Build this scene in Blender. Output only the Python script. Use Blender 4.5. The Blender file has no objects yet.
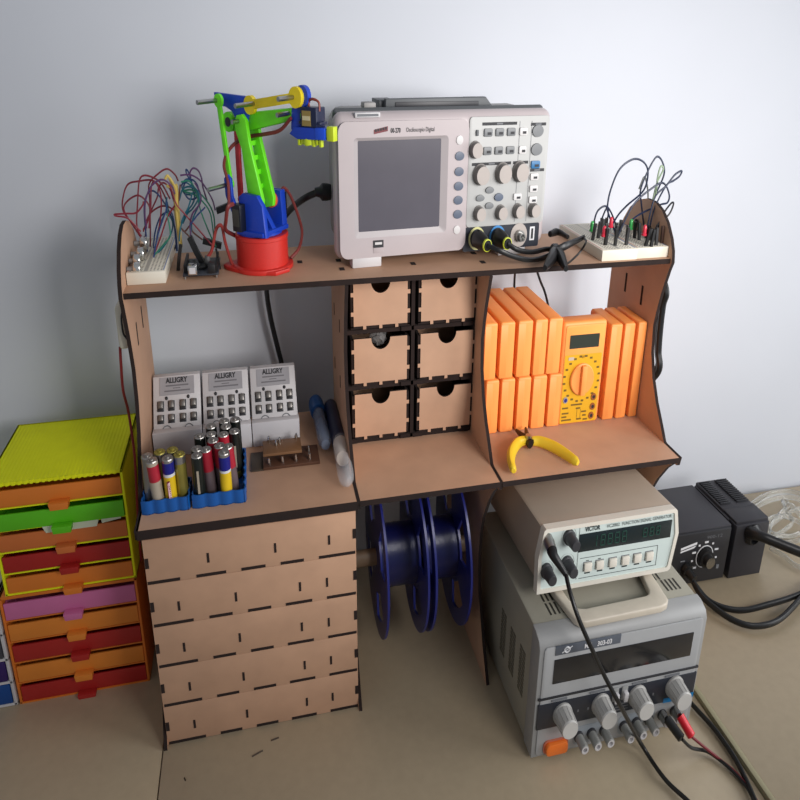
import bpy, bmesh, math, random
from mathutils import Vector, Matrix
random.seed(7)

# Workbench scene. Lengths below are in bench widths (left side panel to right side
# panel = 1); S turns them into metres along x, y and z.  Desk top is z = 0, the wall is behind.
S = (0.66292, 0.69435, 0.91653)
CAM_POS = (0.14519, -0.67785, 0.84337)
CAM_ROWS = [[0.973718, -0.227364, 0.013335], [-0.057229, -0.300921, -0.95193], [0.220448, 0.926149, -0.306024]]
FOCAL_PX = 691.877
CENTRE_PX = (414.303, 258.807)

P_LEFT_WIRES = [['red', 'tallest red loop leaning left over the rounded panel edge', [[0.0125, 0.26, 0.6642], [-0.0001, 0.26, 0.6835], [-0.0113, 0.26, 0.7002], [-0.0087, 0.26, 0.7173], [0.0019, 0.26, 0.7341], [0.0215, 0.26, 0.7379], [0.0434, 0.26, 0.7384], [0.0559, 0.26, 0.7285], [0.0648, 0.26, 0.711]]], ['red', 'red arch rising straight up from the knobs then dropping right', [[0.0172, 0.24, 0.6683], [0.0125, 0.24, 0.6838], [0.0181, 0.24, 0.7136], [0.0247, 0.24, 0.7408], [0.0337, 0.24, 0.7479], [0.0494, 0.24, 0.7444], [0.0618, 0.24, 0.7357], [0.0731, 0.24, 0.7163]]], ['red', 'low red loop circling back to the knobs', [[0.0169, 0.25, 0.6662], [-0.0005, 0.25, 0.6887], [-0.0078, 0.25, 0.7041], [0.0005, 0.25, 0.7145], [0.0177, 0.25, 0.7209], [0.0304, 0.25, 0.7137], [0.0357, 0.25, 0.7027], [0.0309, 0.25, 0.6877], [0.0209, 0.25, 0.6749]]], ['red', 'red loop poking furthest left past the panel', [[0.0247, 0.2, 0.6829], [0.0061, 0.2, 0.7003], [-0.0116, 0.2, 0.704], [-0.0138, 0.2, 0.7062], [0.0044, 0.2, 0.7066], [0.0202, 0.2, 0.7071], [0.032, 0.2, 0.7161], [0.0343, 0.2, 0.7212]]], ['red', 'red strand curving from the knobs over to the yellow strands', [[0.0173, 0.27, 0.6686], [0.0302, 0.27, 0.6905], [0.0484, 0.27, 0.7009], [0.0626, 0.27, 0.7016], [0.076, 0.27, 0.6956]]], ['red', 'highest red arch crossing behind the yellow strands', [[0.023, 0.28, 0.6298], [0.0291, 0.28, 0.6752], [0.0327, 0.28, 0.7084], [0.0343, 0.28, 0.7302], [0.0499, 0.28, 0.7428], [0.0677, 0.28, 0.75], [0.0808, 0.28, 0.7421], [0.0854, 0.28, 0.7333]]], ['red', 'red strand rising from the breadboard front and folding left', [[0.0374, 0.23, 0.6455], [0.05, 0.23, 0.6779], [0.0577, 0.23, 0.7057], [0.0591, 0.23, 0.7269], [0.0526, 0.23, 0.7396], [0.0454, 0.23, 0.7356], [0.0401, 0.23, 0.7062], [0.0339, 0.23, 0.6807]]], ['red', 'straight red strand slanting from the breadboard to the blue tangle', [[0.0406, 0.22, 0.6499], [0.0527, 0.22, 0.6691], [0.0669, 0.22, 0.6945], [0.0779, 0.22, 0.7069], [0.0825, 0.22, 0.711]]], ['purple', 'thin purple strand rising beside the knobs and arching right', [[0.033, 0.21, 0.6848], [0.0329, 0.21, 0.7038], [0.0373, 0.21, 0.7225], [0.0483, 0.21, 0.7387], [0.0665, 0.21, 0.7464], [0.0814, 0.21, 0.7378], [0.0855, 0.21, 0.7274]]], ['blue', 'blue arch over the breadboard middle', [[0.0228, 0.25, 0.6279], [0.0243, 0.25, 0.6593], [0.0262, 0.25, 0.703], [0.0343, 0.25, 0.7221], [0.0444, 0.25, 0.7261], [0.0556, 0.25, 0.7173], [0.0672, 0.25, 0.6996], [0.0754, 0.25, 0.6751], [0.0758, 0.25, 0.6437]]], ['blue', 'short blue hoop low over the breadboard', [[0.0287, 0.27, 0.6273], [0.0364, 0.27, 0.6635], [0.0495, 0.27, 0.6876], [0.0644, 0.27, 0.6938], [0.071, 0.27, 0.6891], [0.0725, 0.27, 0.6666], [0.0721, 0.27, 0.6393]]], ['teal', 'teal strand bowing right above the breadboard', [[0.0384, 0.24, 0.6409], [0.0571, 0.24, 0.6557], [0.0704, 0.24, 0.6729], [0.0735, 0.24, 0.686], [0.0679, 0.24, 0.6971], [0.0654, 0.24, 0.7101], [0.0678, 0.24, 0.7186]]], ['green', 'green strand lying low across the breadboard', [[0.0386, 0.22, 0.6456], [0.057, 0.22, 0.6602], [0.0693, 0.22, 0.6706], [0.0699, 0.22, 0.6858], [0.0677, 0.22, 0.7008]]], ['blue', 'blue strand falling steeply onto the breadboard front', [[0.0413, 0.2, 0.648], [0.0501, 0.2, 0.6735], [0.0609, 0.2, 0.6943], [0.0694, 0.2, 0.7087], [0.0723, 0.2, 0.7211]]], ['black', 'dark strand sagging across the far breadboard end', [[0.0401, 0.29, 0.6325], [0.0487, 0.29, 0.6314], [0.0576, 0.29, 0.6318], [0.0654, 0.29, 0.6361], [0.0694, 0.29, 0.6441]]], ['teal', 'teal strand looping high right of the yellow strands', [[0.0807, 0.26, 0.6729], [0.0958, 0.26, 0.6924], [0.112, 0.26, 0.7096], [0.1109, 0.26, 0.7249], [0.106, 0.26, 0.7316], [0.0978, 0.26, 0.7343], [0.0931, 0.26, 0.7297], [0.0962, 0.26, 0.7199], [0.1072, 0.26, 0.7174]]], ['green', 'green strand from the small board up to the teal tangle', [[0.144, 0.24, 0.65], [0.1454, 0.24, 0.6924], [0.131, 0.24, 0.7168], [0.1125, 0.24, 0.727], [0.0958, 0.24, 0.7264]]], ['green', 'second green strand slanting to the small board corner', [[0.1466, 0.22, 0.6533], [0.136, 0.22, 0.6747], [0.1251, 0.22, 0.7033], [0.1196, 0.22, 0.729], [0.1101, 0.22, 0.7418], [0.0964, 0.22, 0.7411]]], ['purple', 'tall purple loop at the right of the tangle', [[0.1106, 0.25, 0.7415], [0.1101, 0.25, 0.749], [0.1162, 0.25, 0.7542], [0.1242, 0.25, 0.7508], [0.1288, 0.25, 0.7411], [0.1302, 0.25, 0.7282], [0.1354, 0.25, 0.7107]]], ['purple', 'purple arch ending at the black plug beside the robot arm', [[0.1495, 0.23, 0.7007], [0.1454, 0.23, 0.716], [0.1309, 0.23, 0.7377], [0.1181, 0.23, 0.7464], [0.1074, 0.23, 0.7488], [0.095, 0.23, 0.748]]], ['blue', 'blue loop with a pointed top', [[0.0776, 0.27, 0.6665], [0.0917, 0.27, 0.6885], [0.1078, 0.27, 0.7036], [0.1138, 0.27, 0.7189], [0.1084, 0.27, 0.7343], [0.1023, 0.27, 0.7431], [0.1016, 0.27, 0.7496], [0.1055, 0.27, 0.7463], [0.1107, 0.27, 0.7299]]], ['teal', 'teal strand crossing down to the small board', [[0.103, 0.22, 0.6672], [0.1098, 0.22, 0.6909], [0.1232, 0.22, 0.7119], [0.1235, 0.22, 0.7268], [0.1123, 0.22, 0.7376]]], ['blue', 'blue strand ending loose in the air', [[0.1069, 0.2, 0.6885], [0.1205, 0.2, 0.7008], [0.1323, 0.2, 0.7089], [0.1347, 0.2, 0.7109]]], ['red', 'long red strand slanting down to the black plug', [[0.1417, 0.21, 0.6568], [0.1178, 0.21, 0.6818], [0.0981, 0.21, 0.7017], [0.086, 0.21, 0.7148], [0.0803, 0.21, 0.7337], [0.0771, 0.21, 0.74]]], ['brown', 'brown strand dropping behind the small board', [[0.1034, 0.23, 0.665], [0.0932, 0.23, 0.6742], [0.0859, 0.23, 0.6832], [0.085, 0.23, 0.6984], [0.0884, 0.23, 0.7155], [0.0937, 0.23, 0.7365]]], ['brown', 'brown strand swinging right into the black plug', [[0.0848, 0.24, 0.6812], [0.0922, 0.24, 0.6722], [0.1044, 0.24, 0.6806], [0.1063, 0.24, 0.6716], [0.1226, 0.24, 0.6594]]], ['teal', 'teal strand criss-crossing the tangle from left to right', [[0.0887, 0.235, 0.7146], [0.0965, 0.235, 0.7293], [0.1093, 0.235, 0.7322], [0.1197, 0.235, 0.7266], [0.1213, 0.235, 0.7158], [0.1102, 0.235, 0.7032], [0.1011, 0.235, 0.697], [0.0912, 0.235, 0.6842]]], ['blue', 'blue strand making a round coil in the tangle', [[0.0932, 0.245, 0.7321], [0.1025, 0.245, 0.7404], [0.1149, 0.245, 0.739], [0.1222, 0.245, 0.7292], [0.118, 0.245, 0.7164], [0.1051, 0.245, 0.7146], [0.0978, 0.245, 0.7234], [0.099, 0.245, 0.734], [0.1111, 0.245, 0.7423]]], ['teal', 'teal strand hanging from the tangle to the pin strip', [[0.1143, 0.215, 0.7279], [0.1054, 0.215, 0.7091], [0.0973, 0.215, 0.6987], [0.0895, 0.215, 0.6839], [0.0845, 0.215, 0.6646]]], ['purple', 'dark purple strand from the tangle down to the standing plug', [[0.1202, 0.21, 0.741], [0.1281, 0.21, 0.7262], [0.1254, 0.21, 0.7136], [0.1117, 0.21, 0.7013], [0.1059, 0.21, 0.6865], [0.1056, 0.21, 0.6714]]], ['green', 'green strand fanning out to the small board corner', [[0.0989, 0.235, 0.7261], [0.1164, 0.235, 0.7213], [0.1318, 0.235, 0.709], [0.1403, 0.235, 0.6957], [0.1425, 0.235, 0.6758], [0.1438, 0.235, 0.6512]]], ['red', 'red strand arching between knobs and yellow strands', [[0.0207, 0.255, 0.6583], [0.0265, 0.255, 0.6803], [0.0358, 0.255, 0.6975], [0.0494, 0.255, 0.7166], [0.0538, 0.255, 0.7293], [0.0629, 0.255, 0.7355], [0.0729, 0.255, 0.7267], [0.0777, 0.255, 0.7093]]], ['teal', 'teal strand bundled low beside the blue arch', [[0.032, 0.245, 0.6355], [0.0417, 0.245, 0.6597], [0.0481, 0.245, 0.6771], [0.0586, 0.245, 0.6932], [0.0667, 0.245, 0.7027], [0.067, 0.245, 0.7113]]]]
P_YELLOW_WIRES = [['front yellow strand topped with a bent tip', [[0.0858, 0.22, 0.6557], [0.0842, 0.22, 0.7067], [0.0859, 0.22, 0.732], [0.0758, 0.22, 0.7488], [0.07, 0.22, 0.7449]]], ['middle yellow strand bundled beside the front one', [[0.0866, 0.225, 0.6546], [0.0858, 0.225, 0.7058], [0.0872, 0.225, 0.7311], [0.0796, 0.225, 0.7397], [0.0764, 0.225, 0.7471]]], ['short yellow strand lying against the others', [[0.0833, 0.23, 0.6536], [0.0809, 0.23, 0.6985], [0.0823, 0.23, 0.7262], [0.0796, 0.23, 0.7326], [0.0704, 0.23, 0.735]]], ['straight yellow strand behind the others', [[0.0848, 0.235, 0.6535], [0.0863, 0.235, 0.7082], [0.0872, 0.235, 0.7317], [0.085, 0.235, 0.7359]]]]
P_PLUGS = [['black two piece plug standing on the small board', [[0.1042, 0.2, 0.6725], [0.1131, 0.2, 0.6537], [0.1225, 0.2, 0.6375]], 0.006], ['black plug lying behind the small board', [[0.1231, 0.24, 0.6587], [0.1387, 0.24, 0.6547], [0.1551, 0.24, 0.65]], 0.006], ['black plug held in the air beside the robot arm', [[0.1517, 0.23, 0.7002], [0.161, 0.23, 0.7025], [0.1741, 0.23, 0.7065]], 0.006], ['black pin strip rising at the small board left end', [[0.0884, 0.2, 0.6634], [0.0836, 0.2, 0.6462], [0.0798, 0.2, 0.6283]], 0.004], ['dark flat lead dropping to the small board right end', [[0.1482, 0.19, 0.6578], [0.1504, 0.19, 0.6435], [0.1524, 0.19, 0.6297]], 0.0025]]
P_GRAY_PLUG = [[0.1326, 0.19, 0.6487], [0.1317, 0.19, 0.6377], [0.1312, 0.19, 0.6278]]
P_RED_LEAD = [[0.1326, 0.19, 0.6465], [0.1412, 0.19, 0.657], [0.1506, 0.19, 0.6826], [0.1581, 0.19, 0.6887], [0.1618, 0.19, 0.6843], [0.1644, 0.19, 0.667], [0.1707, 0.19, 0.6448], [0.1753, 0.19, 0.6335]]
P_POTS = [[[0.021, 0.15, 0.646], 0], [[0.0181, 0.175, 0.6503], 0], [[0.0208, 0.2, 0.6535], 0], [[0.0212, 0.24, 0.6591], 0]]
P_RIGHT_WIRES = [['blue', 'big dark blue arch rising from the left board half', [[0.9349, 0.2, 0.6459], [0.9132, 0.2, 0.6785], [0.91, 0.2, 0.6887], [0.9131, 0.2, 0.712], [0.9281, 0.2, 0.7423], [0.9554, 0.2, 0.7565], [0.9793, 0.2, 0.7521], [0.992, 0.2, 0.7365], [0.9867, 0.2, 0.7101], [0.9533, 0.2, 0.6886], [0.9327, 0.2, 0.6711], [0.9123, 0.2, 0.6398]]], ['blue', 'low dark loop at the left end of the breadboards', [[0.8941, 0.22, 0.6432], [0.8959, 0.22, 0.6662], [0.9024, 0.22, 0.6797], [0.9184, 0.22, 0.6849], [0.9339, 0.22, 0.6719], [0.9561, 0.22, 0.6386]]], ['blue', 'narrow dark hoop behind the red light', [[0.9237, 0.24, 0.6426], [0.9231, 0.24, 0.6591], [0.9322, 0.24, 0.6786], [0.9368, 0.24, 0.6703], [0.9348, 0.24, 0.6375]]], ['blue', 'dark blue arch standing tallest near the panel top', [[1.0022, 0.2, 0.6411], [0.9847, 0.2, 0.6921], [0.9799, 0.2, 0.7102], [0.9891, 0.2, 0.7344], [1.0021, 0.2, 0.7549], [1.0113, 0.2, 0.7591], [1.0233, 0.2, 0.7491], [1.0284, 0.2, 0.7313], [1.0129, 0.2, 0.6959], [1.0036, 0.2, 0.6434]]], ['green', 'pale green thin strand beside the tall arch', [[0.9989, 0.19, 0.6822], [1.0083, 0.19, 0.7044], [1.0084, 0.19, 0.731], [1.0123, 0.19, 0.7463], [1.0188, 0.19, 0.7418], [1.0084, 0.19, 0.7222], [1.0032, 0.19, 0.6956]]], ['blue', 'blue strand ending in a pointed loop right of the panel', [[0.9831, 0.17, 0.6436], [0.9927, 0.17, 0.7016], [1.0157, 0.17, 0.7207], [1.0325, 0.17, 0.7367], [1.0465, 0.17, 0.7418], [1.043, 0.17, 0.7342], [1.0309, 0.17, 0.728], [1.0157, 0.17, 0.7207], [0.9955, 0.17, 0.686], [0.9895, 0.17, 0.6456]]], ['blue', 'blue strand bowing low across both breadboards', [[0.9255, 0.18, 0.6437], [0.9541, 0.18, 0.6921], [0.9899, 0.18, 0.7154], [1.015, 0.18, 0.7236], [1.0316, 0.18, 0.7077], [1.0308, 0.18, 0.6943], [1.0112, 0.18, 0.6904], [0.9575, 0.18, 0.6719], [0.9486, 0.18, 0.6451]]], ['black', 'black loop drooping over the panel edge at right', [[0.9831, 0.15, 0.6479], [0.9957, 0.15, 0.6698], [1.0165, 0.15, 0.6824], [1.0235, 0.15, 0.6976], [1.0168, 0.15, 0.6978], [1.0006, 0.15, 0.6785], [0.9929, 0.15, 0.6487]]], ['gray', 'gray strand from the green light to the arches', [[0.9906, 0.22, 0.6396], [0.9997, 0.22, 0.6674], [1.0125, 0.22, 0.6924], [0.9995, 0.22, 0.7268], [0.989, 0.22, 0.709]]]]
P_RIGHT_PINS = [[0.869, 0.1733, 0.645], [0.8868, 0.1841, 0.645], [0.8778, 0.1382, 0.645], [0.8945, 0.1319, 0.645], [0.9175, 0.1311, 0.645], [0.9601, 0.1711, 0.645], [0.9517, 0.1184, 0.645], [0.9605, 0.1136, 0.645], [0.9759, 0.1207, 0.645], [0.9944, 0.1307, 0.645], [0.9019, 0.1956, 0.645], [0.9614, 0.1569, 0.645]]
P_LEDS = [['green', 'green light at the left end of the breadboards', [0.873, 0.1867, 0.66]], ['red', 'red light on the left breadboard half', [0.8738, 0.1412, 0.662]], ['green', 'green light near the rounded panel', [0.9533, 0.1776, 0.662]], ['red', 'red light at the middle of the right breadboard', [0.9475, 0.1208, 0.665]], ['red', 'small tall red light with a bent lead', [0.9046, 0.171, 0.668]]]
P_ROBOT_CABLE = [[[0.285, 0.13, 0.8267], [0.2674, 0.15, 0.8109], [0.2447, 0.17, 0.8044], [0.2216, 0.2, 0.7992], [0.2011, 0.2, 0.7946], [0.1817, 0.2, 0.7824], [0.172, 0.19, 0.7652], [0.177, 0.18, 0.7452], [0.1764, 0.17, 0.7177]], [[0.1838, 0.15, 0.7223], [0.1756, 0.14, 0.7206], [0.1705, 0.15, 0.7026], [0.1684, 0.17, 0.6858], [0.1836, 0.2, 0.671]], [[0.2633, 0.23, 0.7113], [0.2715, 0.23, 0.7272], [0.2835, 0.23, 0.7175], [0.2966, 0.23, 0.6897], [0.3028, 0.23, 0.6658], [0.2948, 0.21, 0.648], [0.2789, 0.2, 0.637]]]
P_POWER_CORD = [[0.3611, 0.25, 0.7162], [0.3367, 0.25, 0.7169], [0.3129, 0.26, 0.7075], [0.29, 0.3, 0.6869], [0.2729, 0.33, 0.6641], [0.2535, 0.36, 0.6204], [0.2363, 0.38, 0.5685], [0.234, 0.38, 0.5358], [0.2396, 0.38, 0.4936], [0.2496, 0.38, 0.45], [0.2598, 0.38, 0.4052], [0.2656, 0.385, 0.3483], [0.2682, 0.39, 0.2702]]
P_BAY_CORDS = [[[0.7895, 0.36, 0.5699], [0.7885, 0.36, 0.5386], [0.7903, 0.36, 0.503], [0.7999, 0.37, 0.4072], [0.8054, 0.37, 0.3097]], [[0.8333, 0.36, 0.5679], [0.8513, 0.36, 0.5355], [0.8726, 0.36, 0.4985], [0.9112, 0.37, 0.3995], [0.9333, 0.37, 0.299]]]
P_PROBE_CABLES = [['black probe cable with yellow rings on the left input', [[0.6214, 0.15, 0.661], [0.6286, 0.115, 0.6587], [0.6463, 0.1, 0.6546], [0.6759, 0.1, 0.6451], [0.7102, 0.11, 0.637], [0.754, 0.14, 0.6322], [0.7906, 0.17, 0.634]]], ['black probe cable with a blue ring on the right input', [[0.6667, 0.16, 0.6586], [0.6712, 0.125, 0.6576], [0.6895, 0.12, 0.6496], [0.7221, 0.13, 0.6431], [0.7638, 0.15, 0.6411], [0.7893, 0.15, 0.6357]]]]
P_PROBE_BODIES = [[[0.7685, 0.1258, 0.645], [0.7863, 0.1257, 0.65], [0.8107, 0.1382, 0.652], [0.8388, 0.1529, 0.655]], [[0.7188, 0.0632, 0.637], [0.75, 0.102, 0.64], [0.7801, 0.1495, 0.642]], [[0.7537, 0.0514, 0.637], [0.7699, 0.1103, 0.64], [0.7703, 0.1424, 0.644]], [[0.7926, 0.2056, 0.65], [0.8148, 0.2161, 0.65], [0.8189, 0.1798, 0.65]]]
P_PROBE_LEAD = [[0.8355, 0.1467, 0.655], [0.8268, 0.1217, 0.655], [0.8185, 0.126, 0.64], [0.7935, 0.1073, 0.634], [0.7632, 0.0782, 0.634]]
P_BATT = [[0.0162, 0.0604], [0.0375, 0.0282], [0.0352, 0.0623], [0.0564, 0.0437], [0.0546, 0.0789], [0.0771, 0.0452], [0.0996, 0.0378], [0.0996, 0.0591], [0.102, 0.1006], [0.1442, 0.0382], [0.1179, 0.0578], [0.1352, 0.0638], [0.1549, 0.0574], [0.1242, 0.083], [0.1422, 0.0981], [0.1189, 0.1287], [0.1197, 0.1027], [0.1425, 0.1407], [0.1452, 0.1234], [0.1606, 0.1449], [0.1598, 0.1042]]
P_CUT_LEFT = [[0.7182, 0.0892, 0.3694], [0.6987, 0.0827, 0.3694], [0.6759, 0.057, 0.3694], [0.6633, 0.0305, 0.3694], [0.6566, 0.0011, 0.3694]]
P_CUT_RIGHT = [[0.7286, 0.0836, 0.3694], [0.7435, 0.0788, 0.3694], [0.7603, 0.06, 0.3694], [0.7732, 0.034, 0.3694], [0.785, -0.0005, 0.3694]]
P_CUT_JAW = [[0.7208, 0.0852, 0.3694], [0.7121, 0.1262, 0.3694], [0.734, 0.1292, 0.3694], [0.7225, 0.0744, 0.3694]]
P_TUBE_CAP = [[0.3224, 0.2962, 0.3754], [0.3245, 0.2553, 0.3754], [0.327, 0.1404, 0.3729]]
P_SYRINGE = [[0.3518, 0.282, 0.3754], [0.3546, 0.1431, 0.3754], [0.3508, 0.0162, 0.3744], [0.3516, 0.1137, 0.3754]]
P_PCB = [[0.1848, 0.1737, 0.3594], [0.2098, 0.1145, 0.3594], [0.3116, 0.1092, 0.3594], [0.2981, 0.1675, 0.3594]]
P_M_ROW1 = [[0.6492, 0.6785], [0.6817, 0.7125], [0.7169, 0.7472], [0.7497, 0.7819], [0.7855, 0.8161]]
P_M_ROW2 = [[0.6408, 0.6689], [0.6735, 0.7053], [0.71, 0.7428], [0.7458, 0.7744], [0.775, 0.8063]]
P_M_RIGHT = [[0.9135, 0.9411], [0.9443, 0.9698], [0.9751, 1.0028]]
P_METER = {'body': [[0.8048, 0.143, 0.5294], [0.8992, 0.143, 0.5268], [0.8112, 0.143, 0.3595], [0.9051, 0.143, 0.3615]], 'lcd': [[0.8246, 0.143, 0.5084], [0.8865, 0.143, 0.5069], [0.8871, 0.143, 0.4875], [0.8271, 0.143, 0.4883]], 'plate': [[0.8141, 0.143, 0.4779], [0.8964, 0.143, 0.4771], [0.9003, 0.143, 0.3619], [0.8122, 0.143, 0.3611]], 'dial': [[0.8558, 0.143, 0.4375]], 'jacks': [[0.8872, 0.143, 0.4044], [0.8868, 0.143, 0.388], [0.8857, 0.143, 0.3726]], 'dot': [[0.8239, 0.143, 0.4032]], 'logo': [[0.8281, 0.143, 0.4713]]}
P_IRON = [[1.3375, 0.137, 0.1033], [1.3437, 0.11, 0.1106], [1.3688, 0.09, 0.1074], [1.4128, 0.06, 0.1], [1.4703, 0.03, 0.0891]]
P_STATION_CORD = [[[1.1813, 0.1325, 0.04], [1.1859, 0.1057, 0.03], [1.198, 0.0753, 0.02], [1.224, 0.0494, 0.018], [1.2655, 0.0349, 0.018], [1.3323, 0.0355, 0.02], [1.3915, 0.0408, 0.02], [1.4734, 0.0539, 0.02]], [[1.1876, 0.1323, 0.035], [1.1855, 0.0887, 0.025], [1.1991, 0.0518, 0.02], [1.2194, 0.0166, 0.018], [1.2525, -0.0067, 0.018], [1.309, -0.0077, 0.018], [1.374, 0.0152, 0.02], [1.4931, 0.0748, 0.02]]]
P_TUBE_C = [1.5638, 0.2159, 0.02]
P_TUBES = [[[1.4491, 0.2899, 0.02], [1.5087, 0.3261, 0.025], [1.585, 0.353, 0.03], [1.6546, 0.3565, 0.03], [1.6976, 0.33, 0.03], [1.7195, 0.2657, 0.03]], [[1.4381, 0.2675, 0.03], [1.4994, 0.3023, 0.035], [1.5787, 0.328, 0.035], [1.644, 0.3275, 0.035], [1.6934, 0.3005, 0.03]], [[1.4802, 0.237, 0.02], [1.5337, 0.2556, 0.03], [1.5962, 0.2742, 0.035], [1.6576, 0.2868, 0.03], [1.7128, 0.2589, 0.03]], [[1.4797, 0.2146, 0.02], [1.5, 0.2341, 0.04], [1.5629, 0.2631, 0.05], [1.5813, 0.2621, 0.06], [1.606, 0.2514, 0.04], [1.648, 0.2489, 0.02]], [[1.4869, 0.2324, 0.015], [1.5302, 0.2304, 0.02], [1.5789, 0.2462, 0.03], [1.5717, 0.2694, 0.05], [1.5911, 0.2986, 0.05], [1.5953, 0.2852, 0.05]], [[1.4914, 0.2019, 0.015], [1.5311, 0.1966, 0.02], [1.5662, 0.1879, 0.03], [1.6349, 0.2114, 0.03]], [[1.5247, 0.2823, 0.02], [1.4948, 0.2213, 0.03], [1.5479, 0.2154, 0.02], [1.5936, 0.2211, 0.02]], [[1.4706, 0.1953, 0.015], [1.4853, 0.1639, 0.015], [1.4895, 0.1321, 0.015], [1.5136, 0.1104, 0.015]], [[1.4818, 0.3032, 0.02], [1.4795, 0.2499, 0.04], [1.5368, 0.2531, 0.045], [1.5929, 0.2513, 0.03], [1.6234, 0.2226, 0.02]]]
P_FG_CABLE = [[0.7054, -0.135, 0.2834], [0.6985, -0.165, 0.2792], [0.7031, -0.19, 0.2588], [0.7216, -0.205, 0.2245], [0.7515, -0.21, 0.1763], [0.7816, -0.225, 0.1319], [0.8604, -0.1872, 0.02], [0.8773, -0.2416, 0.006], [0.8976, -0.2876, 0.006], [0.913, -0.3331, 0.006]]
P_FG_BOOT = [[0.6959, -0.083, 0.3004], [0.6939, -0.1, 0.299], [0.6932, -0.11, 0.2978], [0.7054, -0.135, 0.2834]]
P_BANANA = [[[0.919, -0.165, 0.0403], [0.9125, -0.185, 0.0491], [0.9253, -0.215, 0.039]], [[0.9463, -0.165, 0.0423], [0.9397, -0.185, 0.0492], [0.9509, -0.21, 0.0326]]]
P_BANANA_WIRE = [[[0.9253, -0.215, 0.039], [0.9486, -0.2171, 0.02], [0.9846, -0.218, 0.006], [1.004, -0.2484, 0.005], [1.013, -0.2816, 0.005], [1.0096, -0.3107, 0.005], [1.0019, -0.3436, 0.005]], [[0.9509, -0.21, 0.0326], [0.9709, -0.2181, 0.02], [0.9958, -0.2314, 0.006], [1.0106, -0.2586, 0.005], [1.0159, -0.2856, 0.005], [1.0147, -0.3118, 0.005], [1.0069, -0.3447, 0.005]]]
P_SEAM_CABLE = [[1.0114, -0.1197, 0.006], [1.0179, -0.1486, 0.006], [1.0253, -0.1865, 0.006], [1.0261, -0.236, 0.006], [1.0198, -0.2754, 0.006], [1.0099, -0.3149, 0.006], [1.0006, -0.3518, 0.006]]
P_BLACK_SIDE = [[1.012, 0.21, 0.63], [1.012, 0.165, 0.605], [1.013, 0.1234, 0.5748], [1.013, 0.1266, 0.5505], [1.013, 0.1256, 0.511], [1.013, 0.121, 0.4768], [1.013, 0.114, 0.4464], [1.012, 0.17, 0.38], [1.012, 0.2, 0.25], [1.012, 0.24, 0.1], [1.014, 0.26, 0.01]]
P_RED_CORD = [[-0.0219, 0.15, 0.5449], [-0.024, 0.15, 0.5201], [-0.0281, 0.16, 0.4811], [-0.0263, 0.17, 0.4475], [-0.0249, 0.17, 0.4097], [-0.025, 0.17, 0.379], [-0.0279, 0.17, 0.3399], [-0.0335, 0.17, 0.2754], [-0.0375, 0.17, 0.2081]]
P_CREAM = [[-0.0209, 0.15, 0.6039], [-0.0019, 0.15, 0.6029], [-0.0291, 0.15, 0.5454], [-0.011, 0.15, 0.5414]]
P_PAPERS = [[[-0.1946, 0.1535, 0.2936], [-0.1637, 0.1535, 0.2962], [-0.0941, 0.1535, 0.3022], [-0.1023, 0.1535, 0.2838], [-0.1898, 0.1535, 0.2834]], [[-0.0936, 0.1535, 0.2941], [-0.0581, 0.1535, 0.2979], [-0.059, 0.1535, 0.2915], [-0.0929, 0.1535, 0.2875]]]
P_DESK_MARKS = [[[0.1561, -0.0447, 0], [0.1762, -0.0379, 0]], [[0.1914, -0.0224, 0], [0.2064, -0.0198, 0]], [[0.037, -0.0565, 0], [0.04, -0.0623, 0]]]
P_PSU = {'disp': [[0.0269, 0.1624], [0.3017, 0.1674], [0.3097, 0.1302], [0.0291, 0.1255]], 'label': [[0.0297, 0.1879], [0.1569, 0.1845], [0.1593, 0.1693], [0.0314, 0.1731]], 'band': [[0.0029, 0.1017], [0.3258, 0.1046], [0.3289, 0.0502], [0.0061, 0.0508]], 'knobs': [[0.0503, 0.0752], [0.1288, 0.0749], [0.2042, 0.0755], [0.2822, 0.0788]], 'sw': [[0.159, 0.0823], [0.1792, 0.0838]], 'button': [[0.022, 0.0098], [0.0698, 0.0106], [0.0223, 0.026], [0.0658, 0.0278]], 'posts': [[0.0924, 0.0241], [0.1187, 0.0241], [0.1431, 0.0255], [0.183, 0.022], [0.2099, 0.0239], [0.2396, 0.0235], [0.2688, 0.0269], [0.2965, 0.0289]], 'blue': [[0.2549, 0.0443], [0.3252, 0.0472]]}
P_FG = {'disp': [[0.0793, 0.0808], [0.2667, 0.0824], [0.2661, 0.0539], [0.0819, 0.0557]], 'bnc': [[0.0191, 0.0762]], 'knobs': [[0.0578, 0.0789], [0.0131, 0.0322], [0.0576, 0.0402]], 'btn': [[0.0987, 0.0298], [0.123, 0.0297], [0.1496, 0.0292], [0.1754, 0.0289], [0.2004, 0.0288], [0.2256, 0.0286]]}

C = bpy.context.scene.collection
PI = math.pi
I4 = Matrix.Identity(4)

# ------------------------------------------------------------------ materials
def lin(c):
    c = c / 255.0
    return c / 12.92 if c <= 0.04045 else ((c + 0.055) / 1.055) ** 2.4

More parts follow.
